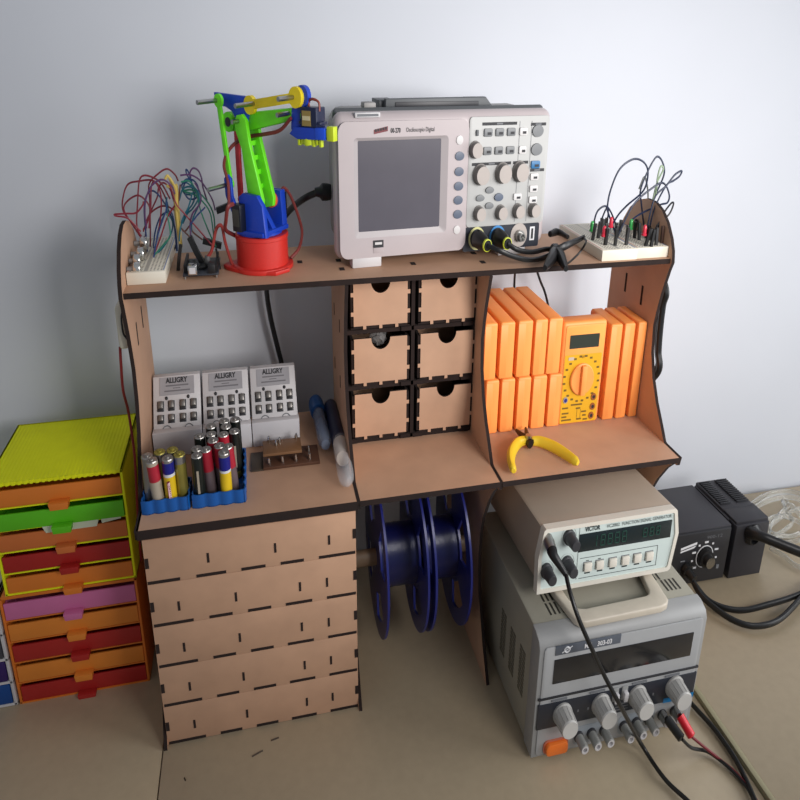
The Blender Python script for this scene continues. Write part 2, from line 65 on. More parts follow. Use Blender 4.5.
MATS = {}
def mat(name, rgb, rough=0.5, metal=0.0, var=0.05, scale=40.0, bump=0.0, trans=0.0, coat=0.0, emit=0.0, stretch=None, alpha=1.0):
    if name in MATS: return MATS[name]
    m = bpy.data.materials.new(name); m.use_nodes = True
    nt = m.node_tree; bs = nt.nodes['Principled BSDF']
    col = (lin(rgb[0]), lin(rgb[1]), lin(rgb[2]), 1)
    tc = nt.nodes.new('ShaderNodeTexCoord')
    no = nt.nodes.new('ShaderNodeTexNoise'); no.inputs['Scale'].default_value = scale; no.inputs['Detail'].default_value = 4
    src = tc.outputs['Object']
    if stretch:
        mp = nt.nodes.new('ShaderNodeMapping'); mp.inputs['Scale'].default_value = stretch
        nt.links.new(src, mp.inputs['Vector']); src = mp.outputs['Vector']
    nt.links.new(src, no.inputs['Vector'])
    rp = nt.nodes.new('ShaderNodeValToRGB')
    rp.color_ramp.elements[0].position = 0.3; rp.color_ramp.elements[1].position = 0.7
    rp.color_ramp.elements[0].color = tuple(max(0, v * (1 - var)) for v in col[:3]) + (1,)
    rp.color_ramp.elements[1].color = tuple(min(1, v * (1 + var)) for v in col[:3]) + (1,)
    nt.links.new(no.outputs['Fac'], rp.inputs['Fac']); nt.links.new(rp.outputs['Color'], bs.inputs['Base Color'])
    bs.inputs['Roughness'].default_value = rough; bs.inputs['Metallic'].default_value = metal
    if trans: bs.inputs['Transmission Weight'].default_value = trans; bs.inputs['IOR'].default_value = 1.25
    if coat: bs.inputs['Coat Weight'].default_value = coat; bs.inputs['Coat Roughness'].default_value = 0.1
    if emit:
        bs.inputs['Emission Color'].default_value = col; bs.inputs['Emission Strength'].default_value = emit
    if alpha < 1: bs.inputs['Alpha'].default_value = alpha
    if bump:
        bp_ = nt.nodes.new('ShaderNodeBump'); bp_.inputs['Strength'].default_value = bump; bp_.inputs['Distance'].default_value = 0.001
        nt.links.new(no.outputs['Fac'], bp_.inputs['Height']); nt.links.new(bp_.outputs['Normal'], bs.inputs['Normal'])
    MATS[name] = m
    return m

MDF = mat('mdf', (190, 150, 122), .62, var=.07, scale=25, bump=.05)
BURNT = mat('burnt_edge', (34, 20, 16), .95, var=.25, scale=60)
WALL = mat('wall_paint', (206, 209, 216), .75, var=.015, scale=6, bump=.03)
DESK = mat('desk_laminate', (176, 160, 134), .34, var=.03, scale=90)
DESKTRIM = mat('desk_edge', (150, 142, 112), .45, var=.05)
BLACK = mat('black_plastic', (22, 22, 24), .42, var=.1)
BLACKRUB = mat('black_rubber', (18, 18, 19), .38, var=.1)
DARK = mat('dark_grey_plastic', (52, 52, 56), .45, var=.06)
STEEL = mat('steel', (170, 170, 168), .32, 1.0, var=.1)
CHROME = mat('bright_metal', (215, 215, 212), .2, 1.0, var=.06)
WHITEP = mat('white_plastic', (200, 197, 198), .45, var=.02)
CREAM = mat('cream_plastic', (205, 198, 180), .5, var=.03)
ORANGE = mat('orange_rubber', (255, 158, 80), .5, var=.04)
RED3D = mat('printed_red', (200, 44, 36), .42, var=.05, scale=200, bump=.1, stretch=(1, 1, 12))
BLUE3D = mat('printed_blue', (20, 62, 178), .4, var=.06, scale=120, bump=.1, stretch=(1, 1, 12))
GREEN3D = mat('printed_green', (108, 224, 32), .4, var=.05, scale=120, bump=.1)
YELLOW3D = mat('printed_yellow', (232, 206, 28), .4, var=.05, scale=120, bump=.1)
LIME3D = mat('printed_lime', (200, 218, 40), .4, var=.05)
SCOPE = mat('scope_front', (181, 170, 171), .42, var=.015)
SCOPEBODY = mat('scope_case', (150, 147, 145), .5, var=.02)
SCOPEDK = mat('scope_dark', (84, 87, 90), .5, var=.03)
SCOPEPANEL = mat('scope_panel', (176, 176, 174), .45, var=.015)
BEZEL = mat('scope_bezel', (165, 157, 158), .45, var=.02)
SCREEN = mat('scope_screen', (88, 85, 93), .22, var=.03)
KNOBGREY = mat('knob_grey', (172, 163, 157), .45, var=.03)
KNOBSIDE = mat('knob_side', (124, 119, 116), .5, var=.03)
BTNGREY = mat('button_grey', (116, 118, 120), .45, var=.03)
BTNSLATE = mat('button_slate', (88, 97, 114), .4, var=.03)
BTNBLUE = mat('button_blue', (48, 110, 158), .4, var=.03)
BTNWHITE = mat('button_white', (206, 203, 202), .4, var=.01)
INK = mat('ink', (38, 38, 42), .6, var=.05)
INKGREY = mat('ink_grey', (110, 112, 116), .6, var=.05)
INKWHITE = mat('ink_white', (214, 214, 216), .6, var=.03)
NAVY = mat('navy_panel', (36, 40, 50), .4, var=.04)

# ------------------------------------------------------------------ mesh building
ROOTS = {}
def sc(p): return Vector((p[0] * S[0], p[1] * S[1], p[2] * S[2]))

def frame(o, yaw=0.0, pitch=0.0, roll=0.0):
    return Matrix.Translation(Vector(o)) @ Matrix.Rotation(math.radians(yaw), 4, 'Z') @ Matrix.Rotation(math.radians(pitch), 4, 'X') @ Matrix.Rotation(math.radians(roll), 4, 'Y')

def spline(pts, n=8, closed=False):
    P = [Vector(p) for p in pts]
    if len(P) < 3 and not closed: return P
    out = []; m = len(P)
    rng = range(m) if closed else range(m - 1)
    for i in rng:
        if closed: a, b, c, d = P[(i - 1) % m], P[i], P[(i + 1) % m], P[(i + 2) % m]
        else:
            b, c = P[i], P[i + 1]
            a = P[i - 1] if i > 0 else b * 2 - c
            d = P[i + 2] if i + 2 < m else c * 2 - b
        for k in range(n):
            t = k / n
            out.append(0.5 * ((2 * b) + (c - a) * t + (2 * a - 5 * b + 4 * c - d) * t * t + (3 * b - a - 3 * c + d) * t ** 3))
    if not closed: out.append(P[-1])
    return out

class MB:
    def __init__(s, fr=None):
        s.bm = bmesh.new(); s.M = fr if fr is not None else I4
    def add(s, verts, faces, mi=0):
        vs = [s.bm.verts.new(s.M @ Vector(v)) for v in verts]
        for k, f in enumerate(faces):
            try: fa = s.bm.faces.new([vs[i] for i in f])
            except ValueError: continue
            fa.material_index = mi[k] if isinstance(mi, (list, tuple)) else mi
        return s
    def merge(s, tb, mi=0, M=None):
        M = s.M @ (M if M is not None else I4)
        mp = {v: s.bm.verts.new(M @ v.co) for v in tb.verts}
        for f in tb.faces:
            try: fa = s.bm.faces.new([mp[v] for v in f.verts])
            except ValueError: continue
            fa.material_index = f.material_index if mi is None else mi
        tb.free(); return s
    def box(s, x0, x1, y0, y1, z0, z1, r=0.0, mi=0, seg=2, M=None):
        tb = bmesh.new()
        bmesh.ops.create_cube(tb, size=1.0)
        for v in tb.verts:
            v.co = Vector(((x0 + x1) / 2 + v.co.x * (x1 - x0), (y0 + y1) / 2 + v.co.y * (y1 - y0), (z0 + z1) / 2 + v.co.z * (z1 - z0)))
        if r > 0: bmesh.ops.bevel(tb, geom=list(tb.edges), offset=r, segments=seg, profile=0.5, affect='EDGES', clamp_overlap=True)
        return s.merge(tb, mi, M)
    def prism(s, poly, ax, lo, hi, mi=0, side=None, r=0.0, M=None):
        # poly in the two other axes; ax: 'x' -> (y,z), 'y' -> (x,z), 'z' -> (x,y)
        def P(a, b, c): return {'x': (c, a, b), 'y': (a, c, b), 'z': (a, b, c)}[ax]
        tb = bmesh.new(); n = len(poly)
        A = [tb.verts.new(P(a, b, lo)) for a, b in poly]; B = [tb.verts.new(P(a, b, hi)) for a, b in poly]
        f1 = tb.faces.new(A); f2 = tb.faces.new(B[::-1]); f1.material_index = f2.material_index = mi
        for i in range(n):
            f = tb.faces.new((A[i], B[i], B[(i + 1) % n], A[(i + 1) % n])); f.material_index = mi if side is None else side
        if r > 0:
            bmesh.ops.recalc_face_normals(tb, faces=tb.faces)
            bmesh.ops.bevel(tb, geom=list(f1.edges) + list(f2.edges), offset=r, segments=2, profile=0.5, affect='EDGES', clamp_overlap=True)
        tb.normal_update(); bmesh.ops.recalc_face_normals(tb, faces=tb.faces); tb.normal_update()
        bmesh.ops.triangulate(tb, faces=[f for f in tb.faces if len(f.verts) > 4])
        return s.merge(tb, None, M)
    def cyl(s, p0, p1, r0, r1=None, n=20, mi=0, cap=None):
        return s.lathe([(0, 0), (r0, 0), (r0 if r1 is None else r1, 1), (0, 1)], p0, p1, n, [cap if cap is not None else mi, mi, cap if cap is not None else mi])
    def lathe(s, prof, p0, p1, n=20, mi=0):
        # prof: (radius, t) with t running 0..1 from p0 to p1
        p0, p1 = Vector(p0), Vector(p1); d = p1 - p0; w = d.normalized()
        u = w.cross(Vector((0, 0, 1)) if abs(w.z) < .9 else Vector((1, 0, 0))).normalized(); v = w.cross(u)
        verts = []; faces = []; mis = []; rings = []
        for r, t in prof:
            if r < 1e-7: rings.append([len(verts)]); verts.append(p0 + d * t)
            else:
                rings.append(list(range(len(verts), len(verts) + n)))
                for i in range(n):
                    a = 2 * PI * i / n; verts.append(p0 + d * t + u * (r * math.cos(a)) + v * (r * math.sin(a)))
        for k in range(len(rings) - 1):
            a, b = rings[k], rings[k + 1]; m = mi[k] if isinstance(mi, (list, tuple)) else mi
            for i in range(n):
                j = (i + 1) % n
                if len(a) == 1 and len(b) == 1: continue
                if len(a) == 1: faces.append((a[0], b[j], b[i]))
                elif len(b) == 1: faces.append((a[i], a[j], b[0]))
                else: faces.append((a[i], a[j], b[j], b[i]))
                mis.append(m)
        return s.add(verts, faces, mis)
    def tube(s, pts, r, n=7, mi=0, closed=False, smooth=8, caps=True, flat=1.0):
        P = spline(pts, smooth, closed) if smooth else [Vector(p) for p in pts]
        m = len(P); T = []
        for i in range(m):
            if closed: t = P[(i + 1) % m] - P[i - 1]
            else: t = P[min(i + 1, m - 1)] - P[max(i - 1, 0)]
            T.append(t.normalized() if t.length > 1e-9 else Vector((0, 0, 1)))
        N = T[0].orthogonal().normalized(); verts = []; faces = []
        for i in range(m):
            N = (N - T[i] * N.dot(T[i]))
            N = N.normalized() if N.length > 1e-9 else T[i].orthogonal().normalized()
            Bv = T[i].cross(N)
            rr = r(i / max(1, m - 1)) if callable(r) else r
            for k in range(n):
                a = 2 * PI * k / n; verts.append(P[i] + N * (rr * math.cos(a)) + Bv * (rr * flat * math.sin(a)))
        for i in range(m if closed else m - 1):
            j = (i + 1) % m
            for k in range(n):
                l = (k + 1) % n; faces.append((i * n + k, i * n + l, j * n + l, j * n + k))
        if caps and not closed:
            faces.append(tuple(range(n))[::-1]); faces.append(tuple((m - 1) * n + k for k in range(n)))
        return s.add(verts, faces, mi)
    def ball(s, c, rx, ry=None, rz=None, mi=0, n=14):
        tb = bmesh.new(); bmesh.ops.create_uvsphere(tb, u_segments=n, v_segments=max(6, n // 2), radius=1.0)
        ry = rx if ry is None else ry; rz = rx if rz is None else rz
        for v in tb.verts: v.co = Vector((c[0] + v.co.x * rx, c[1] + v.co.y * ry, c[2] + v.co.z * rz))
        return s.merge(tb, mi)
    def text(s, string, o, ex, ez, size, mi=0, align='LEFT', width=None, depth=0.0004, bold=0.0):
        cu = bpy.data.curves.new('lettering', 'FONT'); cu.body = string; cu.size = 1.0; cu.align_x = align; cu.align_y = 'CENTER'
        cu.resolution_u = 2; cu.offset = bold
        ob = bpy.data.objects.new('lettering', cu); C.objects.link(ob)
        dg = bpy.context.evaluated_depsgraph_get(); me = bpy.data.meshes.new_from_object(ob.evaluated_get(dg))
        ex, ez = Vector(ex).normalized(), Vector(ez).normalized(); ey = ez.cross(ex)
        xs = [v.co.x for v in me.vertices]; wd = (max(xs) - min(xs)) if xs else 1
        kx = (width / wd) if width else size
        vs = []; o = Vector(o)
        for v in me.vertices: vs.append(o + ex * (v.co.x * kx) + ez * (v.co.y * size) - ey * depth)
        s.add(vs, [tuple(p.vertices) for p in me.polygons], mi)
        bpy.data.objects.remove(ob); bpy.data.curves.remove(cu); bpy.data.meshes.remove(me)
        return s
    def build(s, name, mats, parent=None, base=None, sharp=38, solid=True):
        bm = s.bm
        for v in bm.verts: v.co = sc(v.co)
        root = parent
        while root is not None and root.parent is not None: root = root.parent
        if root is not None: org = ROOTS[root.name]
        elif base is not None: org = sc(base)
        else:
            xs = [v.co for v in bm.verts]
            org = Vector(((min(v.x for v in xs) + max(v.x for v in xs)) / 2, (min(v.y for v in xs) + max(v.y for v in xs)) / 2, min(v.z for v in xs)))
        for v in bm.verts: v.co -= org
        if solid: bmesh.ops.recalc_face_normals(bm, faces=bm.faces)
        me = bpy.data.meshes.new(name); bm.to_mesh(me); bm.free()
        for m in (mats if isinstance(mats, (list, tuple)) else [mats]): me.materials.append(m)
        if len(me.polygons):
            me.polygons.foreach_set('use_smooth', [True] * len(me.polygons))
            me.set_sharp_from_angle(angle=math.radians(sharp))
        ob = bpy.data.objects.new(name, me); C.objects.link(ob)
        if parent is not None: ob.parent = parent
        else: ob.location = org
        ROOTS[ob.name] = org
        return ob

def tag(o, label, cat, group=None, kind=None):
    o['label'] = label; o['category'] = cat
    if group: o['group'] = group
    if kind: o['kind'] = kind
    return o
def thing(name, label, cat, loc, group=None):
    o = bpy.data.objects.new(name, None); C.objects.link(o); o.empty_display_size = 0.02
    o.location = sc(loc); ROOTS[o.name] = sc(loc)
    return tag(o, label, cat, group)
def struct(o): o['kind'] = 'structure'; return o

# ------------------------------------------------------------------ the room
WY = 0.42
b = MB(); b.box(-2.2, 2.9, WY, WY + .12, -.95, 2.2); struct(b.build('wall_back', WALL))
b = MB(); b.box(-2.2, 2.9, -2.6, WY, -1.0, -.95); struct(b.build('floor', mat('floor_tiles', (150, 146, 138), .5, var=.08, scale=3)))

def desk(label, x0, x1, y0, y1, top):
    t = thing('desk', label, 'desk', ((x0 + x1) / 2, (y0 + y1) / 2, -.95))
    MB().box(x0, x1, y0, y1, top - .034, top, .0015).build('desk_top', DESK, t)
    for x in (x0 + .05, x1 - .05):
        for y in (y0 + .05, y1 - .05): MB().box(x - .02, x + .02, y - .02, y + .02, -.95, top - .034, .002).build('leg', STEEL, t)
    return t
desk('beige desk under the coloured drawer boxes', -1.5, -.0062, -.85, .405, -.0006)
dm = desk('beige desk carrying the wooden organizer and the power supply', -.0045, 1.036, -.85, .405, 0.0)
dr = desk('beige desk at right carrying the black soldering station', 1.048, 2.5, -.85, .408, .006)
MB().box(1.037, 1.0475, -.85, .406, -.03, .0075, .001).build('edge_strip', DESKTRIM, dr)
for i, (p, q) in enumerate(P_DESK_MARKS):
    MB().tube([(p[0], p[1], .0002), ((p[0] + q[0]) / 2, (p[1] + q[1]) / 2, .0004), (q[0], q[1], .0002)], .0016, 6, flat=.2).build('scuff_mark', mat('scuff', (64, 48, 34), .7), dm)

# ------------------------------------------------------------------ laser cut organizer
org = thing('desk_organizer', 'large laser cut brown fibreboard organizer with shelves and dark burnt edges', 'organizer', (.5, .15, 0))
ZM = .3594; ZT = .629
front_low = [(0, 0), (.018, .028), (.033, .049), (.056, .094), (.070, .118), (.0795, .158), (.082, .19), (.080, .225), (.0706, .2576), (.0485, .2958), (.0255, .326), (.006, .344)]
front_up = [(.045, ZM + .001), (.061, .38), (.086, .4085), (.107, .44), (.122, .478), (.127, .5206), (.122, .5446), (.115, .572), (.108, .592), (.101, .6105)]
arc = [(.0945, .624), (.098, .64), (.107, .656), (.1255, .676), (.147, .690), (.172, .6978), (.2, .698), (.228, .6915), (.258, .675), (.278, .653), (.2905, .628)]
def side_panel(xc, arched):
    t = .0032
    prof = front_low + [(-.004, .3455), (-.007, ZM), (.04, ZM)] + front_up
    prof += arc if arched else [(.097, .6214)]
    prof += [(.303, .62), (.307, .45), (.307, 0)]
    m = MB(); m.prism(prof, 'x', xc - t, xc + t, 0, 1)
    for (y, z) in ([(.178, .552), (.241, .556)] if arched else []):
        m.box(xc - t - .0006, xc + t + .0006, y - .003, y + .003, z - .0155, z + .0155, 0, 1)
    if not arched and xc < .5:
        for (y, z) in [(.26, .5416), (.181, .5398), (.268, .4524), (.1865, .4524)]:
            m.box(xc - t - .0006, xc + t + .0006, y - .003, y + .003, z - .009, z + .009, 0, 1)
    return m.build('side_panel', [MDF, BURNT], org)
XP = [0.0, .3665, .631, 1.0]
for k, x in enumerate(XP): side_panel(x, k in (0, 3))
# top shelf board with burnt slots where the panels' tabs come through
m = MB(); m.prism([(.0024, .0998), (.9976, .0998), (.9976, .302), (.0024, .302)], 'z', .6214, ZT, 0, 1)
for (x, y) in [(.3665, .154), (.3665, .2035), (.631, .145), (.295, .207), (.5, .16), (.631, .2)]:
    m.box(x - .0045, x + .0045, y - .0075, y + .0075, ZT - .002, ZT + .0004, 0, 1)
m.build('top_shelf', [MDF, BURNT], org)
for x0, x1 in ((0.0, .364), (.369, .6286), (.6334, .9976)):
    th = .0135 if x0 < .1 else .0085
    m = MB(); m.prism([(x0, -.007), (x1, -.007), (x1, .302), (x0, .302)], 'z', ZM - th, ZM, 0, 1)
    m.build('middle_shelf', [MDF, BURNT], org)
# five stacked tray fronts under the left bay
slot_rows = [(.106, .220, .315), (.050, .147, .260, .309), (.051, .148, .260, .310), (.053, .149, .262, .312), (.054, .150, .263, .313)]
dash_a = [(.004, .057), (.084, .134), (.160, .2015), (.228, .269), (.296, .362)]
dash_b = [(.0054, .072), (.099, .139), (.166, .207), (.233, .281), (.308, .362)]
for i in range(5):
    z1 = .3350 - i * .067; z0 = z1 - .0668
    m = MB(); m.box(.003, .3635, .010, .016, z0 + .0004, z1, .0003, 0)
    m.box(.006, .012, .016, .29, z0, z1 - .004, 0, 0); m.box(.3545, .3605, .016, .29, z0, z1 - .004, 0, 0); m.box(.012, .3545, .016, .29, z0, z0 + .005, 0, 0)
    for a, c in (dash_a if i == 0 else dash_b): m.box(a, c, .0094, .0158, z0 + .0008, z0 + .0052, 0, 1)
    for x in slot_rows[i]: m.box(x - .002, x + .002, .0094, .0158, z0 + .021, z0 + .0355, 0, 1)
    for x in (.0065, .3605): m.box(x - .003, x + .003, .0094, .0158, z0 + .025, z0 + .040, 0, 1)
    m.build('tray', [MDF, BURNT], org)
# drawer casing and six drawers
YD = .165
m = MB()
m.box(.3695, .3735, YD, .30, ZM, .6214, 0, 1); m.box(.6235, .628, YD, .30, ZM, .6214, 0, 1)
m.box(.4995, .5065, YD, .30, ZM, .6214, 0, 1)
for z in (.3615, .4475, .5325): m.box(.3735, .6235, YD, .30, z - .002, z + .004, 0, 1)
m.box(.37, .628, .296, .30, ZM, .6214, 0, 0)
for zc in (.366, .4515, .5365):
    for x in (.378, .485, .51, .608): m.box(x - .006, x + .014, YD - .004, YD + .01, zc - .005, zc + .001, 0, 1)
m.build('drawer_casing', [MDF, BURNT], org)
def drawer(x0, x1, z0, z1):
    e = .005
    cx = (x0 + x1) / 2; r = .0185; poly = []
    # front outline with finger tabs and a half round finger notch at the top
    poly += [(x0, z0)]
    for k in range(3):
        xx = x0 + (x1 - x0) * (.2 + .3 * k); poly += [(xx - .003, z0), (xx - .003, z0 - e), (xx + .003, z0 - e), (xx + .003, z0)]
    poly += [(x1, z0)]
    h = z1 - z0
    for k in (.28, .72): zz = z0 + h * k; poly += [(x1, zz - .003), (x1 + e, zz - .003), (x1 + e, zz + .003), (x1, zz + .003)]
    poly += [(x1, z1), (cx + r, z1)]
    for k in range(1, 12): a = PI * k / 12; poly += [(cx + r * math.cos(a), z1 - r * .95 * math.sin(a))]
    poly += [(cx - r, z1), (x0, z1)]
    for k in (.72, .28): zz = z0 + h * k; poly += [(x0, zz + .003), (x0 - e, zz + .003), (x0 - e, zz - .003), (x0, zz - .003)]
    d = MB(); d.box(x0 - e, x0, YD - .002, .285, z0 - .003, z1 - .003, 0, 1); d.box(x1, x1 + e, YD - .002, .285, z0 - .003, z1 - .003, 0, 1)
    d.box(x0 - e, x1 + e, YD - .002, .285, z0 - e, z0 - .001, 0, 1); d.box(x0, x1, .28, .285, z0, z1 - .004, 0, 0)
    dd = d.build('drawer', [MDF, BURNT], org)
    MB().prism(poly, 'y', YD - .0045, YD - .0005, 0, 1).build('drawer_front', [MDF, BURNT], dd)
for zr in ((.5435, .6075), (.457, .5245), (.3715, .4395)):
    for xr in ((.3875, .4905), (.5175, .6235)): drawer(xr[0], xr[1], zr[0], zr[1])
bag = MB(); bag.ball((.4375, .175, .521), .016, .012, .010, 0, 16)
for v in bag.bm.verts: v.co += Vector((random.uniform(-.003, .003), random.uniform(-.002, .002), random.uniform(-.003, .003)))
tag(bag.build('plastic_bag', mat('bag_smoke', (120, 116, 114), .2, alpha=.6), sharp=10), 'crumpled smoky plastic bag peeking out of the left middle drawer', 'bag')
# rod carrying the spools
MB().cyl((.3665, .14, .172), (.634, .14, .172), .014, n=16).build('spool_rod', mat('rod_wood', (120, 100, 80), .5, var=.1), org)

# ------------------------------------------------------------------ filament spools
def spool(x0, x1, label):
    t = thing('filament_spool', label, 'spool', ((x0 + x1) / 2, .14, .172 - .128), 'blue spools on the rod')
    cy, cz = .14, .172
    for xf, o in ((x0, 1), (x1, -1)):
        m = MB(); tb = bmesh.new(); N = 72; RL = [.0165, .058, .1, .1265]
        V_ = [[tb.verts.new((xf, cy + r * math.sin(2 * PI * i / N), cz + r * math.cos(2 * PI * i / N))) for i in range(N)] for r in RL]
        fs = []
        for j in range(3):
            for i in range(N):
                if j == 1 and (i % 18) in range(2, 11): continue
                k = (i + 1) % N; fs.append(tb.faces.new((V_[j][i], V_[j][k], V_[j + 1][k], V_[j + 1][i])))
        tb.normal_update(); bmesh.ops.solidify(tb, geom=fs, thickness=.0045)
        m.merge(tb, 0); m.build('flange', mat('spool_blue', (26, 34, 108), .35, var=.05), t)
    m = MB(); m.lathe([(.017, 0), (.05, 0), (.0505, .1), (.05, .2), (.0505, .3), (.05, .4), (.0505, .5), (.05, .6), (.0505, .7), (.05, .8), (.0505, .9), (.05, 1), (.017, 1)], (x0 + .002, cy, cz), (x1 - .002, cy, cz), 40)
    m.build('filament', mat('filament_navy', (16, 22, 74), .3, var=.15, scale=60, stretch=(30, 1, 1), bump=.3), t)
spool(.4277, .5069, 'dark blue filament spool on the rod nearest the stacked tray fronts')
spool(.5225, .5931, 'dark blue filament spool on the rod nearest the power supply')

# ------------------------------------------------------------------ oscilloscope
FS = frame((.385, .155, .629), 4.6)
sco = thing('oscilloscope', 'grey digital oscilloscope with dark screen on the top shelf', 'oscilloscope', (.56, .22, .629))
m = MB(FS); m.box(-.012, .376, .010, .150, .014, .2, .022, 0, 4); m.build('case', SCOPEBODY, sco)
m = MB(FS); m.box(-.0235, .383, .026, .040, .016, .2045, .02, 0, 4); m.build('case_band', SCOPEDK, sco)
m = MB(FS); m.box(-.029, .387, -.002, .030, .011, .2015, .016, 0, 4); m.build('front_frame', SCOPE, sco)
def rrect(x0, x1, z0, z1, r, n=5):
    P = []
    for cx, cz, a0 in ((x1 - r, z0 + r, -PI / 2), (x1 - r, z1 - r, 0), (x0 + r, z1 - r, PI / 2), (x0 + r, z0 + r, PI)):
        for k in range(n + 1): a = a0 + PI / 2 * k / n; P.append((cx + r * math.cos(a), cz + r * math.sin(a)))
    return P
m = MB(FS)
o1 = rrect(-.022, .2175, .014, .1905, .014, 6)
i1 = rrect(.0045, .1785, .041, .1705, .006, 6); i2 = rrect(.0125, .1655, .049, .1665, .002, 6)
n = len(o1); vs = [(x, -.0015, z) for x, z in o1] + [(x, -.0055, z) for x, z in o1] + [(x, -.0055, z) for x, z in i1]
fa = []
for i in range(n):
    j = (i + 1) % n; fa += [(i, j, n + j, n + i), (n + i, n + j, 2 * n + j, 2 * n + i)]
m.add(vs, fa, 0); m.build('display_surround', SCOPE, sco)
m = MB(FS); vs = [(x, -.0055, z) for x, z in i1] + [(x, -.0024, z) for x, z in i2]
m.add(vs, [(i, (i + 1) % n, n + (i + 1) % n, n + i) for i in range(n)], 0); m.build('screen_bezel', BEZEL, sco)
m = MB(FS); m.box(.0118, .1662, -.0024, -.0005, .0485, .1672, 0); m.build('screen', SCREEN, sco)
m = MB(FS); m.prism(rrect(.2185, .379, .0445, .193, .006), 'y', -.0042, -.0015, 0, r=.0008); 
for x in (.318, .3425): m.box(x - .0004, x + .0004, -.0046, -.004, .048, .186, 0, 1)
m.build('control_panel', [SCOPEPANEL, INKGREY], sco)
m = MB(FS); m.prism(rrect(.2135, .372, .0105, .0445, .003), 'y', -.0046, -.0015, 0); m.build('input_panel', NAVY, sco)
for x0, x1, z in ((.243, .312, .1835), (.3405, .3715, .1815), (.2256, .3042, .1308), (.3084, .3394, .1308), (.3447, .3742, .1194)):
    m = MB(FS); m.box(x0, x1, -.0046, -.004, z - .002, z + .002, 0, 0); c = (x0 + x1) / 2; m.box(c - .006, c + .006, -.0048, -.004, z - .001, z + .001, 0, 1)
    m.build('heading_bar', [INK, INKGREY], sco)
def knob(x, z, r, d):
    q = MB(FS); x -= .003; z += .003
    q.lathe([(r * 1.12, 0), (r * 1.1, .2), (r, .25), (r * .93, 1), (0, 1)], (x, -.004, z), (x, -.004 - d, z), 20, [1, 1, 1, 0])
    q.build('knob', [KNOBGREY, KNOBSIDE], sco)
for x, z in ((.2456, .1142), (.2902, .1148), (.3252, .1157)): knob(x, z, .0135, .016)
for x, z in ((.2459, .0611), (.2903, .0605), (.326, .0609), (.359, .0608)): knob(x, z, .0098, .015)
knob(.2335, .1474, .0108, .014)
def btn(x, z, w, h, mt, name='button', oval=False, mark=True):
    q = MB(FS)
    if oval: q.lathe([(1.0, 0), (.95, .8), (0, 1)], (0, 0, 0), (0, 1, 0), 20) ; 
    else: q.prism(rrect(x - w / 2, x + w / 2, z - h / 2, z + h / 2, min(w, h) * .22), 'y', -.0075, -.004, 0, r=.0008)
    if oval:
        for v in q.bm.verts:
            p = FS.inverted() @ v.co; p = Vector((x + p.x * w / 2, -.004 - p.y * .004, z + p.z * h / 2)); v.co = FS @ p
    elif mark: q.box(x - w * .12, x + w * .34, -.0079, -.0074, z - h * .28, z + h * .05, 0, 1)
    q.build(name, [mt, INK], sco)
for x in (.2547, .2776, .3007): btn(x, .1724, .0165, .0105, BTNGREY); btn(x, .1482, .0165, .0105, BTNGREY)
btn(.3251, .1725, .0155, .0105, BTNWHITE); btn(.3254, .1478, .0145, .0105, BTNWHITE)
for z in (.1105, .0938, .0783): btn(.3535, z, .0165, .0095, BTNWHITE)
btn(.3208, .0838, .0165, .0095, BTNWHITE); btn(.3544, .1271, .0185, .0105, BTNBLUE)
btn(.2547 - .0215, .1724, .005, .008, SCOPEDK, mark=False)
for z in (.1726, .1477): btn(.355, z, .0235, .017, BTNGREY, oval=True)
for z in (.143, .1225, .103, .084, .0647): btn(.2002, z, .0185, .0125, BTNSLATE, oval=True)
for z in (.1639, .0432): btn(.1995, z, .0135, .0125, BTNWHITE, oval=True)
for x, z in ((.263, .0952), (.2444, .0849), (.2635, .0736)): btn(x, z, .0175, .0095, BTNGREY, oval=True)
btn(.2822, .0847, .0185, .0115, BTNSLATE, oval=True)
def ring(x, z, r0, r1, mt, y=-.0052):
    q = MB(FS); q.lathe([(r0, 0), (r1, 0), (r1, 1), (r0, 1), (r0, 0)], (x, -.0044, z), (x, y - .0008, z), 28); q.build('input_ring', mt, sco)
ring(.2407, .0285, .0135, .0165, mat('ring_yellow', (200, 198, 140), .5)); ring(.2833, .0285, .0135, .0165, mat('ring_blue', (60, 130, 190), .5))
m = MB(FS); m.lathe([(0, 1), (.0175, 1), (.0175, 0)], (.3288, -.0044, .0285), (.3288, -.0056, .0285), 28, 0)
m.lathe([(.0085, 0), (.0085, .5), (.006, .5), (.006, 1), (.0042, 1), (.0042, .3), (0, .3)], (.3288, -.0054, .0285), (.3288, -.0225, .0285), 20, 1)
m.build('external_input', [KNOBGREY, STEEL], sco)
m = MB(FS); m.box(.352, .3625, -.0054, -.004, .0195, .0395, .0005, 0); m.box(.355, .3595, -.0058, -.005, .022, .037, 0, 1); m.build('probe_terminal', [INKWHITE, INK], sco)
m = MB(FS); m.box(.0385, .0575, -.0063, -.005, .0195, .0365, .0005, 0); m.box(.0385, .0575, -.0067, -.006, .027, .037, 0, 1); m.box(.0415, .0545, -.0072, -.006, .0312, .0345, 0, 2); m.build('usb_port', [SCOPE, INK, BTNWHITE], sco)
m = MB(FS); m.text('Osciloscopio Digital', (.0985, -.0059, .1788), (1, 0, 0), (0, 0, 1), .0082, 0, width=.052); m.text('00-270', (.0705, -.0059, .1783), (1, 0, 0), (0, 0, 1), .0085, 0, width=.018, bold=.02)
m.add([(.0405, -.0059, .1745), (.0655, -.0059, .178), (.0655, -.0059, .1842), (.0405, -.0059, .1800)], [(0, 1, 2, 3)], 1)
for k in range(5): m.box(.0425 + k * .0045, .0455 + k * .0045, -.0063, -.006, .1775 + k * .0006, .1808 + k * .0006, 0, 0)
m.build('printed_name', [INK, mat('ink_wine', (120, 58, 62), .6)], sco)
